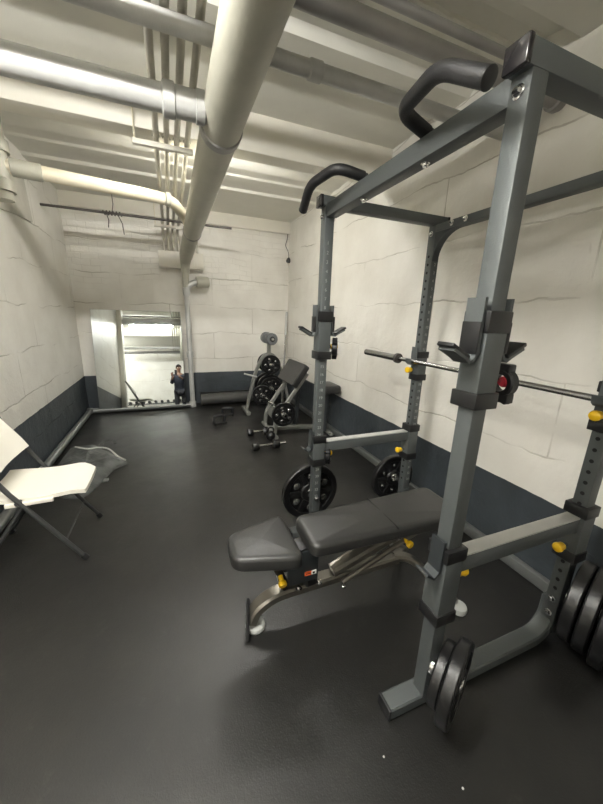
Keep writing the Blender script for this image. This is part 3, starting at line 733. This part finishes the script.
# rear stabiliser legs
rl = bp_('rear_leg', MB().rtube(catmull([(1.10, 1.245, 0.185), (1.20, 1.20, 0.165), (1.29, 1.10, 0.075), (1.33, 0.985, 0.030)], 6), 0.060, 0.036, bev=0.010), M_bench)
bp_('foot_pad', MB().lathe([(0, 0), (0.043, 0), (0.046, 0.012), (0.040, 0.028), (0, 0.030)], (1.335, 0.965, 0.0), (0, 0, 1), 20), M_footgrey, rl)
rl = bp_('rear_leg', MB().rtube(catmull([(1.10, 1.245, 0.185), (1.20, 1.29, 0.165), (1.29, 1.39, 0.075), (1.33, 1.505, 0.030)], 6), 0.060, 0.036, bev=0.010), M_bench)
bp_('foot_pad', MB().lathe([(0, 0), (0.043, 0), (0.046, 0.012), (0.040, 0.028), (0, 0.030)], (1.335, 1.52, 0.0), (0, 0, 1), 20), M_footgrey, rl)
# central post under the gap
cp_ = bp_('pivot_post', MB().rtube([(0.575, 1.245, 0.19), (0.530, 1.245, 0.42)], 0.075, 0.085, bev=0.016, up=(0, 1, 0)), M_black)
for yy in (1.195, 1.287): bp_('gusset_plate', MB().box(0.44, 0.60, yy, yy+0.008, 0.23, 0.41, 0.003), M_rackdark)
for (x, s) in ((0.503, 1), (0.615, 1)): bp_('bolt', bolt((x, 1.205, 0.192), (0, 0, 1), 0.012), M_chrome)
# maker's badge on the post: orange block and white block with a black mark
bx0 = 0.527
bd = bp_('badge', MB().box(bx0, bx0+0.034, 1.190, 1.1945, 0.270, 0.292, 0.001), M_orange)
bp_('badge_panel', MB().box(bx0+0.036, bx0+0.062, 1.190, 1.1945, 0.270, 0.292, 0.001), M_whitepr, bd)
bp_('badge_mark', MB().lathe([(0, 0), (0.0065, 0), (0.0065, 0.001), (0, 0.001)], (bx0+0.047, 1.190, 0.281), (0, -1, 0), 12).box(bx0+0.006, bx0+0.028, 1.189, 1.190, 0.279, 0.283), M_black, bd)
# seat adjuster and yellow knobs
bp_('seat_bracket', MB().bar((0.365, 1.235, 0.41), (0.445, 1.235, 0.20), 0.050, 0.040, 0.006), M_black)
def knob(c, ax, r=0.013):
    return MB().lathe([(0, 0), (r*0.75, 0), (r*0.75, 0.022), (r*1.25, 0.030), (r*1.35, 0.044), (r*1.1, 0.050), (0, 0.050)], c, ax, 18)
bp_('adjust_pin', MB().cyl((0.395, 1.235, 0.30), (0.392, 1.16, 0.29), 0.009, 10), M_chrome)
bp_('adjust_knob', knob((0.400, 1.19, 0.315), (0.02, -1, -0.45), 0.015), M_yellow)
bp_('adjust_knob', knob((1.10, 1.175, 0.345), (0.25, -1, -0.15), 0.015), M_yellow)
# backrest support: tube pair climbing from the beam to the pad
bp_('support_channel', MB().rtube([(0.70, 1.235, 0.215), (1.12, 1.235, 0.36)], 0.070, 0.050, bev=0.012), M_bench)
bp_('support_strut', MB().tube([(0.735, 1.175, 0.185), (1.20, 1.175, 0.385)], 0.014, 12), M_bench)
bp_('support_strut', MB().tube([(0.735, 1.300, 0.185), (1.20, 1.300, 0.385)], 0.014, 12), M_bench)
bp_('pivot_bolt', bolt((0.73, 1.160, 0.175), (0, -1, 0), 0.012), M_chrome)

# ------------------------------------------------------------------ preacher curl bench
pb, pp = wthing('preacher_bench', 'preacher curl bench with dark sloping arm pad near the back of the room', 'weight bench', (1.45, 3.9, 0))
# arm pad: sloped slab, face toward -x
def slab(c0, c1, wy0, wy1, thick, mm=0.02):
    c0 = Vector(c0); c1 = Vector(c1); d = (c1-c0); ln = d.length; d.normalize()
    sd = Vector((0, 1, 0)); nr = sd.cross(d).normalized()
    mx = Matrix(((d.x, sd.x, nr.x, c0.x), (d.y, sd.y, nr.y, 0), (d.z, sd.z, nr.z, c0.z), (0, 0, 0, 1)))
    ol = rrect([(0, wy0), (ln, wy0), (ln, wy1), (0, wy1)], 0.03, 4)
    return pad_mesh(ol, -thick, 0, mx, 0.004, 0.016)
pp('arm_pad', slab((1.395, 0, 0.625), (1.565, 0, 0.885), 3.62, 4.22, 0.085), M_vinyl)
for y in (3.70, 4.14):
    pp('side_frame', MB().rtube(round_corners([(1.555, y, 0.80), (1.22, y, 0.335), (1.15, y, 0.22), (1.13, y, 0.02)], 0.08, 5), 0.040, 0.050, bev=0.008), M_gym)
pp('bar_catch_plate', MB().bar((1.185, 4.16, 0.24), (1.185, 3.68, 0.24), 0.020, 0.13, 0.008, up=(0.35, 0, 1)), M_gym)
pp('front_foot', MB().rtube([(1.13, 3.60, 0.022), (1.13, 4.24, 0.022)], 0.05, 0.04, bev=0.008), M_gym)
pp('base_tube', MB().rtube([(1.13, 3.92, 0.045), (1.80, 3.80, 0.045), (1.86, 3.79, 0.045)], 0.06, 0.05, bev=0.008), M_gym)
pp('rear_foot', MB().rtube([(1.85, 3.50, 0.022), (1.85, 4.05, 0.022)], 0.05, 0.04, bev=0.008), M_gym)
pp('seat_post', MB().rtube([(1.78, 3.60, 0.05), (1.80, 3.60, 0.58)], 0.05, 0.05, bev=0.008), M_rackdark)
pp('seat', pad_mesh(rrect([(1.68, 3.42), (1.91, 3.42), (1.91, 3.76), (1.68, 3.76)], 0.05), 0.585, 0.680), M_vinyl)
pp('knee_brace', MB().rtube([(1.53, 3.92, 0.70), (1.50, 3.92, 0.05)], 0.06, 0.05, bev=0.008), M_rackdark)
# curl bar with plates in front of it
t, part = wthing('curl_bar', 'zigzag chrome curl bar resting across the preacher bench frame', 'barbell', (1.20, 3.92, 0.36))
cy = [(1.165, 4.50, 0.372), (1.165, 4.28, 0.372), (1.185, 4.16, 0.372), (1.150, 4.02, 0.372), (1.185, 3.90, 0.372), (1.150, 3.78, 0.372), (1.165, 3.62, 0.372), (1.165, 3.36, 0.372)]
part('shaft', MB().tube(round_corners(cy, 0.02, 3), 0.014, 12), M_chrome)
part('sleeve', MB().cyl((1.165, 3.36, 0.372), (1.165, 3.52, 0.372), 0.024, 16), M_chrome)
part('sleeve', MB().cyl((1.165, 4.36, 0.372), (1.165, 4.52, 0.372), 0.024, 16), M_chrome)
g = 'plates on the curl bar'
plate('black spoked plate on the near end of the curl bar', (1.165, 3.44, 0.372), (0, 1, 0), 0.145, 0.035, g, 5, 0.022)
plate('black spoked plate on the far end of the curl bar', (1.165, 4.44, 0.372), (0, 1, 0), 0.145, 0.035, g, 5, 0.022)

# ------------------------------------------------------------------ plate tree
pt, tp = wthing('plate_tree', 'grey weight plate tree with curved legs standing near the back wall', 'plate rack', (1.38, 4.85, 0))
TX, TY = 1.39, 4.88
tp('post', MB().rtube([(TX, TY, 0.10), (TX, TY, 1.22)], 0.060, 0.050, bev=0.006), M_gym)
tp('leg', MB().rtube(catmull([(TX, TY, 0.92), (TX-0.10, TY, 0.86), (TX-0.22, TY, 0.60), (TX-0.30, TY, 0.30), (TX-0.36, TY, 0.04)], 6), 0.055, 0.045, bev=0.006), M_gym)
tp('leg', MB().rtube(catmull([(TX, TY, 0.92), (TX+0.10, TY, 0.86), (TX+0.22, TY, 0.60), (TX+0.30, TY, 0.30), (TX+0.36, TY, 0.04)], 6), 0.055, 0.045, bev=0.006), M_gym)
for s in (-1, 1): tp('foot', MB().box(TX+s*0.37-0.03, TX+s*0.37+0.03, TY-0.22, TY+0.20, 0, 0.05, 0.008), M_gym)
for z in (1.15, 0.76, 0.40): tp('peg', MB().cyl((TX, TY-0.22, z), (TX, TY+0.22, z), 0.020, 14, 0.003), M_chrome)
tp('peg', MB().cyl((TX-0.20, TY-0.03, 0.56), (TX-0.40, TY-0.05, 0.62), 0.013, 12), M_silver)
g = 'plates on the plate tree'
def rollers(label, y):
    t = thing('grey_roller', label, 'weight', (TX, y, 1.15), 0, 'grey rolls on top of the plate tree')
    MB().lathe([(0.022, -0.06), (0.075, -0.06), (0.088, -0.048), (0.088, 0.048), (0.075, 0.06), (0.022, 0.06), (0.022, -0.06)], (0, 0, 0), (0, 1, 0), 28).build('roll', M_rollrub, t)
    MB().lathe([(0.021, -0.063), (0.040, -0.063), (0.040, 0.063), (0.021, 0.063), (0.021, -0.063)], (0, 0, 0), (0, 1, 0), 20).build('hub', M_black, t)
rollers('grey rubber roll with black hub on the near top peg of the plate tree', TY-0.13)
rollers('grey rubber roll on the far top peg of the plate tree', TY+0.13)
plate('black plate with shiny windows on the near middle peg of the plate tree', (TX, TY-0.13, 0.76), (0, 1, 0), 0.150, 0.05, g, 5, 0.022)
plate('black plate on the far middle peg of the plate tree', (TX, TY+0.12, 0.76), (0, 1, 0), 0.150, 0.05, g, 5, 0.022)
plate('large black plate on the low peg of the plate tree, against the post', (TX, TY-0.065, 0.40), (0, 1, 0), 0.205, 0.05, g, 6)
plate('smaller black plate outermost on the low near peg of the plate tree', (TX-0.0, TY-0.135, 0.40), (0, 1, 0), 0.170, 0.045, g, 5, 0.022)
plate('large black plate on the low far peg of the plate tree', (TX, TY+0.10, 0.40), (0, 1, 0), 0.205, 0.05, g, 6)

# barbell standing in the corner
t, part = wthing('barbell', 'thin chrome barbell standing upright in the back right corner', 'barbell', (1.72, 5.35, 0))
a, b = Vector((1.76, 5.30, 0.0)), Vector((1.885, 5.50, 1.56))
d = (b-a)
part('shaft', MB().cyl(a+d*0.02, b-d*0.24, 0.0135, 12), M_bar)
part('sleeve', MB().cyl(b-d*0.25, b, 0.020, 14, 0.002), M_silver)
part('sleeve', MB().cyl(a, a+d*0.20, 0.020, 14, 0.002), M_silver)

# foam roller / rolled mat against the back wall
t = thing('rolled_mat', 'dark rolled exercise mat lying along the foot of the back wall', 'exercise mat', (0.80, 5.44, 0.112)); t.scale = (1.05, 1.2, 1.2)
m_ = MB()
pts = [(0.0, 0.0)]
spi = []
for k in range(90):
    a_ = k*0.30; r_ = 0.018+0.0029*a_; spi.append((r_*math.cos(a_), r_*math.sin(a_)))
prof_ = spi+[(x*(1-0.006/max(0.01, math.hypot(x, y))), y*(1-0.006/max(0.01, math.hypot(x, y)))) for x, y in spi[::-1]]
ra = [m_.bm.verts.new((-0.40, x, y)) for x, y in prof_]; rb = [m_.bm.verts.new((0.42, x, y)) for x, y in prof_]
n = len(prof_)
for i in range(n): m_.bm.faces.new((ra[i], ra[(i+1) % n], rb[(i+1) % n], rb[i]))
m_.bm.faces.new(ra); m_.bm.faces.new(rb[::-1])
m_.build('mat_roll', mat('mat_foam', srgb(58, 58, 57), 0.6, bump=0.2, bscale=80), t)

# push-up stands
def stand():
    t = thing('push_up_stand', 'x', 'push-up stand', (0, 0, 0), 0, 'push-up stands on the floor')
    MB().tube(round_corners([(-0.075, 0, 0.02), (-0.075, 0, 0.11), (0.075, 0, 0.11), (0.075, 0, 0.02)], 0.03, 4), 0.019, 12).build('grip', M_grip, t)
    m_ = MB()
    for x in (-0.075, 0.075): m_.bar((x, -0.07, 0.012), (x, 0.07, 0.012), 0.03, 0.024, 0.006)
    m_.bar((-0.075, -0.05, 0.012), (0.075, -0.05, 0.012), 0.016, 0.016, 0.003)
    m_.build('base', M_chrome if False else M_black, t)
    return t
s1 = stand(); s1['label'] = 'black push-up stand nearer the camera, left of the plate tree'; s1.location = (0.545, 4.43, 0); s1.rotation_euler = (0, 0, 0.25)
s2 = copy_tree(s1); s2['label'] = 'black push-up stand closer to the rolled mat'; s2.location = (0.715, 4.79, 0); s2.rotation_euler = (0, 0, -0.15)

# dumbbells in front of the preacher bench
def hexbell(label, c, rz, hl, hr, hw, ext=0.0):
    t = thing('dumbbell', label, 'dumbbell', c, rz, 'dumbbells in front of the preacher bench')
    for s in (-1, 1):
        MB().lathe([(0, 0), (hr*0.85, 0), (hr, 0.010), (hr, hw-0.010), (hr*0.85, hw), (0, hw)], (s*hl/2-(hw if s < 0 else 0), 0, hr*0.9), (1, 0, 0), 6 if ext == 0 else 24).build('head', M_plate, t)
    MB().cyl((-hl/2-0.005-ext*0.3, 0, hr*0.9), (hl/2+0.005+ext, 0, hr*0.9), 0.016, 14).build('handle', M_chrome, t)
    return t
hexbell('dumbbell with black heads, farther of the two by the preacher bench', (0.955, 3.83, 0), -0.03, 0.13, 0.050, 0.07)
hexbell('dumbbell with long chrome handle, nearer of the two by the preacher bench', (0.93, 3.36, 0), 0.05, 0.17, 0.050, 0.075, 0.15)
# kettlebell beside them
t = thing('kettlebell', 'small black kettlebell beside the farther dumbbell', 'kettlebell', (1.06, 3.62, 0)); t.scale = (0.72, 0.72, 0.72)
MB().lathe([(0, 0), (0.05, 0), (0.075, 0.03), (0.082, 0.07), (0.070, 0.115), (0.035, 0.145), (0, 0.15)], seg=24).build('bell', M_plate, t)
MB().tube(catmull([(-0.045, 0, 0.12), (-0.055, 0, 0.17), (-0.03, 0, 0.215), (0.03, 0, 0.215), (0.055, 0, 0.17), (0.045, 0, 0.12)], 5), 0.013, 12).build('handle', M_plate, t)

# ------------------------------------------------------------------ folding chair
ch, cpart = wthing('folding_chair', 'white plastic folding chair with dark grey frame by the left wall', 'chair', (-0.82, 2.28, 0))
cy0, cy1 = 2.045, 2.500
# seat: slightly dished moulded plastic
m_ = MB(); nx, ny = 14, 12; top = []; x_b, x_f = -1.035, -0.555
def seat_pt(u, v):
    # u 0 back .. 1 front, v 0 near .. 1 far ; rounded front corners
    hw = 0.205*(1-0.22*max(0, (u-0.72)/0.28)**2.2)*(1-0.10*max(0, (0.25-u)/0.25)**2)
    x = x_b+(x_f-x_b)*u; y = (cy0+cy1)/2+(v*2-1)*hw
    z = 0.452+0.010*(abs(v*2-1)**3)-0.016*math.sin(PI*min(1, u*1.2))-0.026*max(0, (u-0.8)/0.2)**2+0.012*(1-u)
    return (x, y, z)
for i in range(nx+1):
    top.append([m_.bm.verts.new(seat_pt(i/nx, j/ny)) for j in range(ny+1)])
bot = [[m_.bm.verts.new((v.co.x, v.co.y, v.co.z-0.024)) for v in row] for row in top]
for i in range(nx):
    for j in range(ny):
        m_.bm.faces.new((top[i][j], top[i+1][j], top[i+1][j+1], top[i][j+1])); m_.bm.faces.new((bot[i][j+1], bot[i+1][j+1], bot[i+1][j], bot[i][j]))
for i in range(nx):
    m_.bm.faces.new((top[i+1][0], top[i][0], bot[i][0], bot[i+1][0])); m_.bm.faces.new((top[i][ny], top[i+1][ny], bot[i+1][ny], bot[i][ny]))
for j in range(ny):
    m_.bm.faces.new((top[0][j], top[0][j+1], bot[0][j+1], bot[0][j])); m_.bm.faces.new((top[nx][j+1], top[nx][j], bot[nx][j], bot[nx][j+1]))
cpart('seat', m_, M_chairw, sharp=50)
cpart('seat_lip', MB().rtube([(-0.70, cy0+0.012, 0.432), (-0.92, cy0+0.004, 0.430)], 0.02, 0.026, bev=0.005), M_chairw)
# backrest panel
m_ = MB(); n = 10; rows = []
for i in range(7):
    u = i/6; x = -0.915-0.150*u; z = 0.625+0.245*u
    rr = []
    for j in range(n+1):
        v = j/n*2-1; inset = 0.012*max(0, abs(u*2-1)-0.6)/0.4
        rr.append(m_.bm.verts.new((x-0.025*(1-v*v)-0.0, (cy0+cy1)/2+v*(0.205-inset), z+0.012*(u-0.5)*2*(1-v*v))))
    rows.append(rr)
back = [[m_.bm.verts.new((v.co.x-0.014, v.co.y, v.co.z-0.010)) for v in r_] for r_ in rows]
for i in range(6):
    for j in range(n):
        m_.bm.faces.new((rows[i][j], rows[i][j+1], rows[i+1][j+1], rows[i+1][j])); m_.bm.faces.new((back[i][j+1], back[i][j], back[i+1][j], back[i+1][j+1]))
    m_.bm.faces.new((rows[i][0], rows[i+1][0], back[i+1][0], back[i][0])); m_.bm.faces.new((rows[i+1][n], rows[i][n], back[i][n], back[i+1][n]))
for j in range(n):
    m_.bm.faces.new((rows[0][j+1], rows[0][j], back[0][j], back[0][j+1])); m_.bm.faces.new((rows[6][j], rows[6][j+1], back[6][j+1], back[6][j]))
cpart('backrest', m_, M_chairw, sharp=50)
for y in (cy0, cy1):
    cpart('front_leg', MB().tube([(-1.085, y, 0.875), (-0.89, y, 0.50), (-0.59, y, 0.012)], 0.0125, 12), M_chairf)
    cpart('rear_leg', MB().tube([(-0.845, y+(0.02 if y < 2.2 else -0.02), 0.415), (-1.11, y+(0.02 if y < 2.2 else -0.02), 0.012)], 0.0115, 12), M_chairf)
    cpart('foot_cap', MB().cyl((-0.602, y, 0.030), (-0.583, y, 0.0), 0.018, 12), M_black)
    cpart('foot_cap', MB().cyl((-1.090, y+(0.02 if y < 2.2 else -0.02), 0.028), (-1.118, y+(0.02 if y < 2.2 else -0.02), 0.002), 0.017, 12), M_black)
cpart('cross_bar', MB().tube([(-0.675, cy0, 0.145), (-0.675, cy1, 0.145)], 0.006, 8), M_chairf)
cpart('cross_bar', MB().tube([(-1.05, cy0+0.02, 0.115), (-1.05, cy1-0.02, 0.115)], 0.006, 8), M_chairf)
cpart('cross_bar', MB().tube([(-1.085, cy0, 0.875), (-1.085, cy1, 0.875)], 0.0125, 12), M_chairf)
cpart('hinge', MB().cyl((-0.86, cy0-0.006, 0.438), (-0.86, cy0+0.02, 0.438), 0.016, 12), M_chairf)
cpart('hinge', MB().cyl((-0.86, cy1-0.02, 0.438), (-0.86, cy1+0.006, 0.438), 0.016, 12), M_chairf)

# ------------------------------------------------------------------ limp gym bag on the floor
from mathutils import noise
t, part = wthing('gym_bag', 'limp dark gym bag lying on the floor behind the folding chair', 'bag', (-0.82, 3.3, 0))
outline = [(-1.12, 3.98), (-0.92, 4.02), (-0.80, 3.86), (-0.62, 3.62), (-0.50, 3.42), (-0.60, 3.30), (-0.66, 3.10), (-0.73, 2.88), (-0.82, 2.82), (-1.0, 2.95), (-1.12, 3.2)]
m_ = MB(); cxm, cym = -0.86, 3.40; rings = []
ol = [(p.x, p.y) for p in catmull([Vector((a, b, 0)) for a, b in outline+[outline[0]]], 4)][:-1]
for k, s in enumerate((1.0, 0.97, 0.9, 0.78, 0.62, 0.45, 0.28, 0.12)):
    rg = []
    for (x, y) in ol:
        X_, Y_ = cxm+(x-cxm)*s, cym+(y-cym)*s
        prof_h = 0.075*(1-s**3)+0.0
        nz = noise.noise(Vector((X_*7, Y_*7, 1.3)))*0.042+noise.noise(Vector((X_*19, Y_*19, 4.0)))*0.022
        rg.append(m_.bm.verts.new((X_, Y_, max(0.004, 0.012+prof_h+nz*(1-s**6)+(0 if s < 1 else -0.008)))))
    rings.append(rg)
n = len(ol)
for a_, b_ in zip(rings[:-1], rings[1:]):
    for i in range(n): m_.bm.faces.new((a_[i], a_[(i+1) % n], b_[(i+1) % n], b_[i]))
c0 = m_.bm.verts.new((cxm, cym, 0.08))
for i in range(n): m_.bm.faces.new((rings[-1][i], rings[-1][(i+1) % n], c0))
fl = [m_.bm.verts.new((v.co.x, v.co.y, 0.0)) for v in rings[0]]
for i in range(n): m_.bm.faces.new((fl[i], fl[(i+1) % n], rings[0][(i+1) % n], rings[0][i]))
m_.bm.faces.new(fl[::-1])
part('bag_body', m_, M_bag, sharp=60)
part('piping', MB().tube(catmull([(-1.02, 3.78, 0.095), (-0.90, 3.72, 0.085), (-0.80, 3.74, 0.080), (-0.70, 3.68, 0.075), (-0.60, 3.52, 0.050), (-0.52, 3.44, 0.030)], 5), 0.008, 8), M_piping)
part('strap_loop', MB().rtube(catmull([(-0.80, 3.80, 0.06), (-0.78, 3.90, 0.085), (-0.70, 3.92, 0.09), (-0.66, 3.84, 0.07)], 5), 0.035, 0.008, bev=0.002), M_bag)
part('tag', MB().box(-0.66, -0.62, 3.05, 3.10, 0.004, 0.02, 0.004), M_trim)

# white fleck of debris by the rack foot
for i, (x, y) in enumerate(((0.60, 0.60), (0.80, 0.44))):
    o = MB().lathe([(0, 0), (0.004, 0), (0.003, 0.003), (0, 0.004)], (0, 0, 0), (0, 0, 1), 6).build('paper_fleck', M_whitepr); o.location = (x, y, 0)
    tag(o, ('white fleck of litter on the floor beside the near left rack foot', 'white fleck of litter on the floor in front of the near peg plates')[i], 'litter')

# ------------------------------------------------------------------ things behind the camera that the mirror shows
REAR = True
if REAR:
    # rack of dumbbells along the rear wall
    dr, dp = wthing('dumbbell_rack', 'low black two-tier dumbbell rack standing before the rear wall', 'dumbbell rack', (-0.6, -2.3, 0))
    for x in (-1.75, 0.45):
        dp('side_frame', MB().box(x-0.03, x+0.03, -2.62, -2.05, 0.0, 0.05, 0.005).box(x-0.03, x+0.03, -2.56, -2.50, 0.05, 0.80, 0.005).box(x-0.03, x+0.03, -2.25, -2.19, 0.05, 0.36, 0.005), M_rackdark)
    for z, y in ((0.70, -2.42), (0.34, -2.22)):
        dp('shelf', MB().box(-1.75, 0.45, y-0.13, y+0.13, z-0.02, z+0.005, 0.004), M_rackdark)
    first = None
    for tier, (z, y) in enumerate(((0.706, -2.42),)):
        for i in range(10):
            x = -1.62+0.215*i
            if first is None:
                t = thing('dumbbell', '', 'dumbbell', (x, y, z), 0, 'dumbbells on the rear rack')
                for s in (-1, 1): MB().lathe([(0, 0), (0.045, 0), (0.056, 0.010), (0.056, 0.065), (0.045, 0.075), (0, 0.075)], (0, s*0.065-(0.075 if s < 0 else 0), 0.05), (0, 1, 0), 6).build('head', M_plate, t)
                MB().cyl((0, -0.07, 0.05), (0, 0.07, 0.05), 0.015, 12).build('handle', M_chrome, t)
                first = t
            else:
                t = copy_tree(first); t.location = (x, y, z)
            t['label'] = '%s dumbbell on the low rear rack seen in the mirror' % ('leftmost', 'second from left', 'third from left', 'fourth from left', 'fifth from left', 'fifth from right', 'fourth from right', 'third from right', 'second from right', 'rightmost')[i]
    # pipes over the rear part
    xpipe('steel_pipe', 'silver pipe crossing the ceiling behind the photographer', XLL, XR, -1.35, 2.57, 0.045, M_silver)
    xpipe('steel_pipe', 'second silver pipe farther back behind the photographer', XLL, XR, -1.75, 2.50, 0.045, M_silver2)

    # the photographer: standing, dark navy jacket, holding a phone up
    pe = thing('person', 'person in a dark navy jacket standing and holding up a phone', 'person', (0.11, -0.36, 0))
    def skin(name, verts, edges, radii, m, sub=2, root=0, parent=pe):
        me = bpy.data.meshes.new(name); me.from_pydata(verts, edges, []); me.update()
        o = bpy.data.objects.new(name, me); COL.objects.link(o); o.parent = parent
        md = o.modifiers.new('skin', 'SKIN'); md.use_smooth_shade = True
        if not me.skin_vertices: me.skin_vertices.new(name='')
        for i, r in enumerate(radii):
            me.skin_vertices[0].data[i].radius = r if isinstance(r, tuple) else (r, r)
        me.skin_vertices[0].data[root].use_root = True
        sm = o.modifiers.new('sub', 'SUBSURF'); sm.levels = sub; sm.render_levels = sub
        me.materials.append(m); return o
    M_skin = mat('skin', srgb(120, 84, 62), 0.5)
    M_navy = mat('navy_cloth', srgb(30, 34, 46), 0.8, bump=0.3, bscale=40)
    M_trou = mat('dark_trousers', srgb(40, 40, 44), 0.8)
    M_hair = mat('black_hair', srgb(24, 22, 22), 0.7)
    # local: faces +y (toward the mirror); body continuous, skin coloured, clothes over it
    V = [(0, 0, 0.95), (0, 0, 1.12), (0, -0.01, 1.30), (0, -0.01, 1.42), (0, 0.0, 1.50), (0, 0.02, 1.56), (0, 0.03, 1.64), (0, 0.03, 1.70),
         (0.17, -0.01, 1.40), (0.24, 0.03, 1.16), (0.05, 0.26, 1.30), (-0.03, 0.30, 1.36),
         (-0.17, -0.01, 1.40), (-0.24, 0.03, 1.16), (-0.20, 0.26, 1.30), (-0.16, 0.30, 1.36),
         (0.10, 0, 0.88), (0.11, 0.01, 0.50), (0.11, -0.02, 0.09), (0.12, 0.10, 0.04),
         (-0.10, 0, 0.88), (-0.11, 0.01, 0.50), (-0.11, -0.02, 0.09), (-0.12, 0.10, 0.04)]
    Eg = [(0, 1), (1, 2), (2, 3), (3, 4), (4, 5), (5, 6), (6, 7), (3, 8), (8, 9), (9, 10), (10, 11), (3, 12), (12, 13), (13, 14), (14, 15), (0, 16), (16, 17), (17, 18), (18, 19), (0, 20), (20, 21), (21, 22), (22, 23)]
    Rd = [(0.15, 0.11), (0.14, 0.10), (0.16, 0.11), (0.13, 0.09), (0.055, 0.055), (0.06, 0.065), (0.078, 0.095), (0.070, 0.085),
          0.055, 0.045, 0.032, 0.024, 0.055, 0.045, 0.032, 0.024, (0.085, 0.085), 0.060, 0.042, (0.042, 0.03), (0.085, 0.085), 0.060, 0.042, (0.042, 0.03)]
    body = skin('body', V, Eg, Rd, M_skin)
    jV = [(0, 0, 0.70), (0, 0, 1.12), (0, -0.01, 1.30), (0, -0.01, 1.42), (0, -0.005, 1.48), (0.17, -0.01, 1.40), (0.24, 0.03, 1.16), (0.09, 0.22, 1.28), (-0.17, -0.01, 1.40), (-0.24, 0.03, 1.16), (-0.205, 0.22, 1.28)]
    jE = [(0, 1), (1, 2), (2, 3), (3, 4), (3, 5), (5, 6), (6, 7), (3, 8), (8, 9), (9, 10)]
    skin('jacket', jV, jE, [(0.195, 0.15), (0.18, 0.135), (0.19, 0.135), (0.15, 0.105), (0.075, 0.075), 0.075, 0.062, 0.048, 0.075, 0.062, 0.048], M_navy)
    tV = [(0, 0, 0.95), (0.10, 0, 0.86), (0.11, 0.01, 0.50), (0.11, -0.02, 0.10), (-0.10, 0, 0.86), (-0.11, 0.01, 0.50), (-0.11, -0.02, 0.10)]
    skin('trousers', tV, [(0, 1), (1, 2), (2, 3), (0, 4), (4, 5), (5, 6)], [(0.16, 0.12), 0.105, 0.078, 0.065, 0.105, 0.078, 0.065], M_trou)
    for s in (-1, 1): MB().box(s*0.12-0.045, s*0.12+0.045, -0.08, 0.18, 0.0, 0.085, 0.03, 3).build('shoe', M_black, pe)
    # hair cap, eyes, nose, ears, mouth
    m_ = MB(); bmesh.ops.create_icosphere(m_.bm, subdivisions=3, radius=1.0)
    for v in list(m_.bm.verts):
        v.co = Vector((v.co.x*0.088, v.co.y*0.102+0.018, v.co.z*0.100+1.685))
    bmesh.ops.delete(m_.bm, geom=[v for v in m_.bm.verts if v.co.z < 1.655 or (v.co.y > 0.06 and v.co.z < 1.725)], context='VERTS')
    m_.build('hair', M_hair, pe)
    for s in (-1, 1):
        MB().lathe([(0, 0), (0.012, 0.002), (0.010, 0.008), (0, 0.011)], (s*0.032, 0.112, 1.655), (0, 1, 0), 12).build('eye', M_whitepr, pe)
        MB().lathe([(0, 0), (0.018, 0.002), (0.020, 0.010), (0, 0.014)], (s*0.078, 0.02, 1.645), (s, 0.2, 0), 12).build('ear', M_skin, pe)
    MB().bar((0, 0.110, 1.66), (0, 0.135, 1.625), 0.022, 0.018, 0.006).build('nose', M_skin, pe)
    MB().box(-0.024, 0.024, 0.108, 0.118, 1.588, 1.600, 0.003).build('mouth', mat('lips', srgb(96, 52, 48), 0.5), pe)
    # hands: palm and five fingers each, closed on the phone
    for s, cx0 in ((1, -0.075), (-1, -0.215)):
        hv = [(cx0+s*0.02, 0.285, 1.36), (cx0+s*0.005, 0.300, 1.40), (cx0, 0.305, 1.43)]; he = [(0, 1), (1, 2)]; hr = [0.024, (0.034, 0.016), (0.036, 0.014)]
        for q in range(4):
            b_ = len(hv); off = s*(0.026-0.017*q); L_ = (0.032, 0.038, 0.040, 0.034)[q]
            hv += [(cx0+off, 0.312, 1.445), (cx0+off-s*0.012, 0.322, 1.445+L_*0.55), (cx0+off-s*0.030, 0.315, 1.445+L_*0.75)]
            he += [(2, b_), (b_, b_+1), (b_+1, b_+2)]; hr += [0.009, 0.008, 0.007]
        b_ = len(hv); hv += [(cx0-s*0.030, 0.300, 1.405), (cx0-s*0.045, 0.292, 1.435)]; he += [(1, b_), (b_, b_+1)]; hr += [0.011, 0.009]
        skin('hand', hv, he, hr, M_skin, 1)
    # phone held just behind the viewpoint
    t = thing('smartphone', 'black smartphone held up by the person in the navy jacket', 'phone', (0.015, -0.035, 1.47))
    MB().box(-0.038, 0.038, -0.004, 0.004, -0.078, 0.078, 0.003).build('phone_body', M_cap, t)
    MB().lathe([(0, 0), (0.009, 0), (0.009, 0.002), (0, 0.002)], (-0.022, 0.004, 0.05), (0, 1, 0), 14).build('lens', M_black, t)
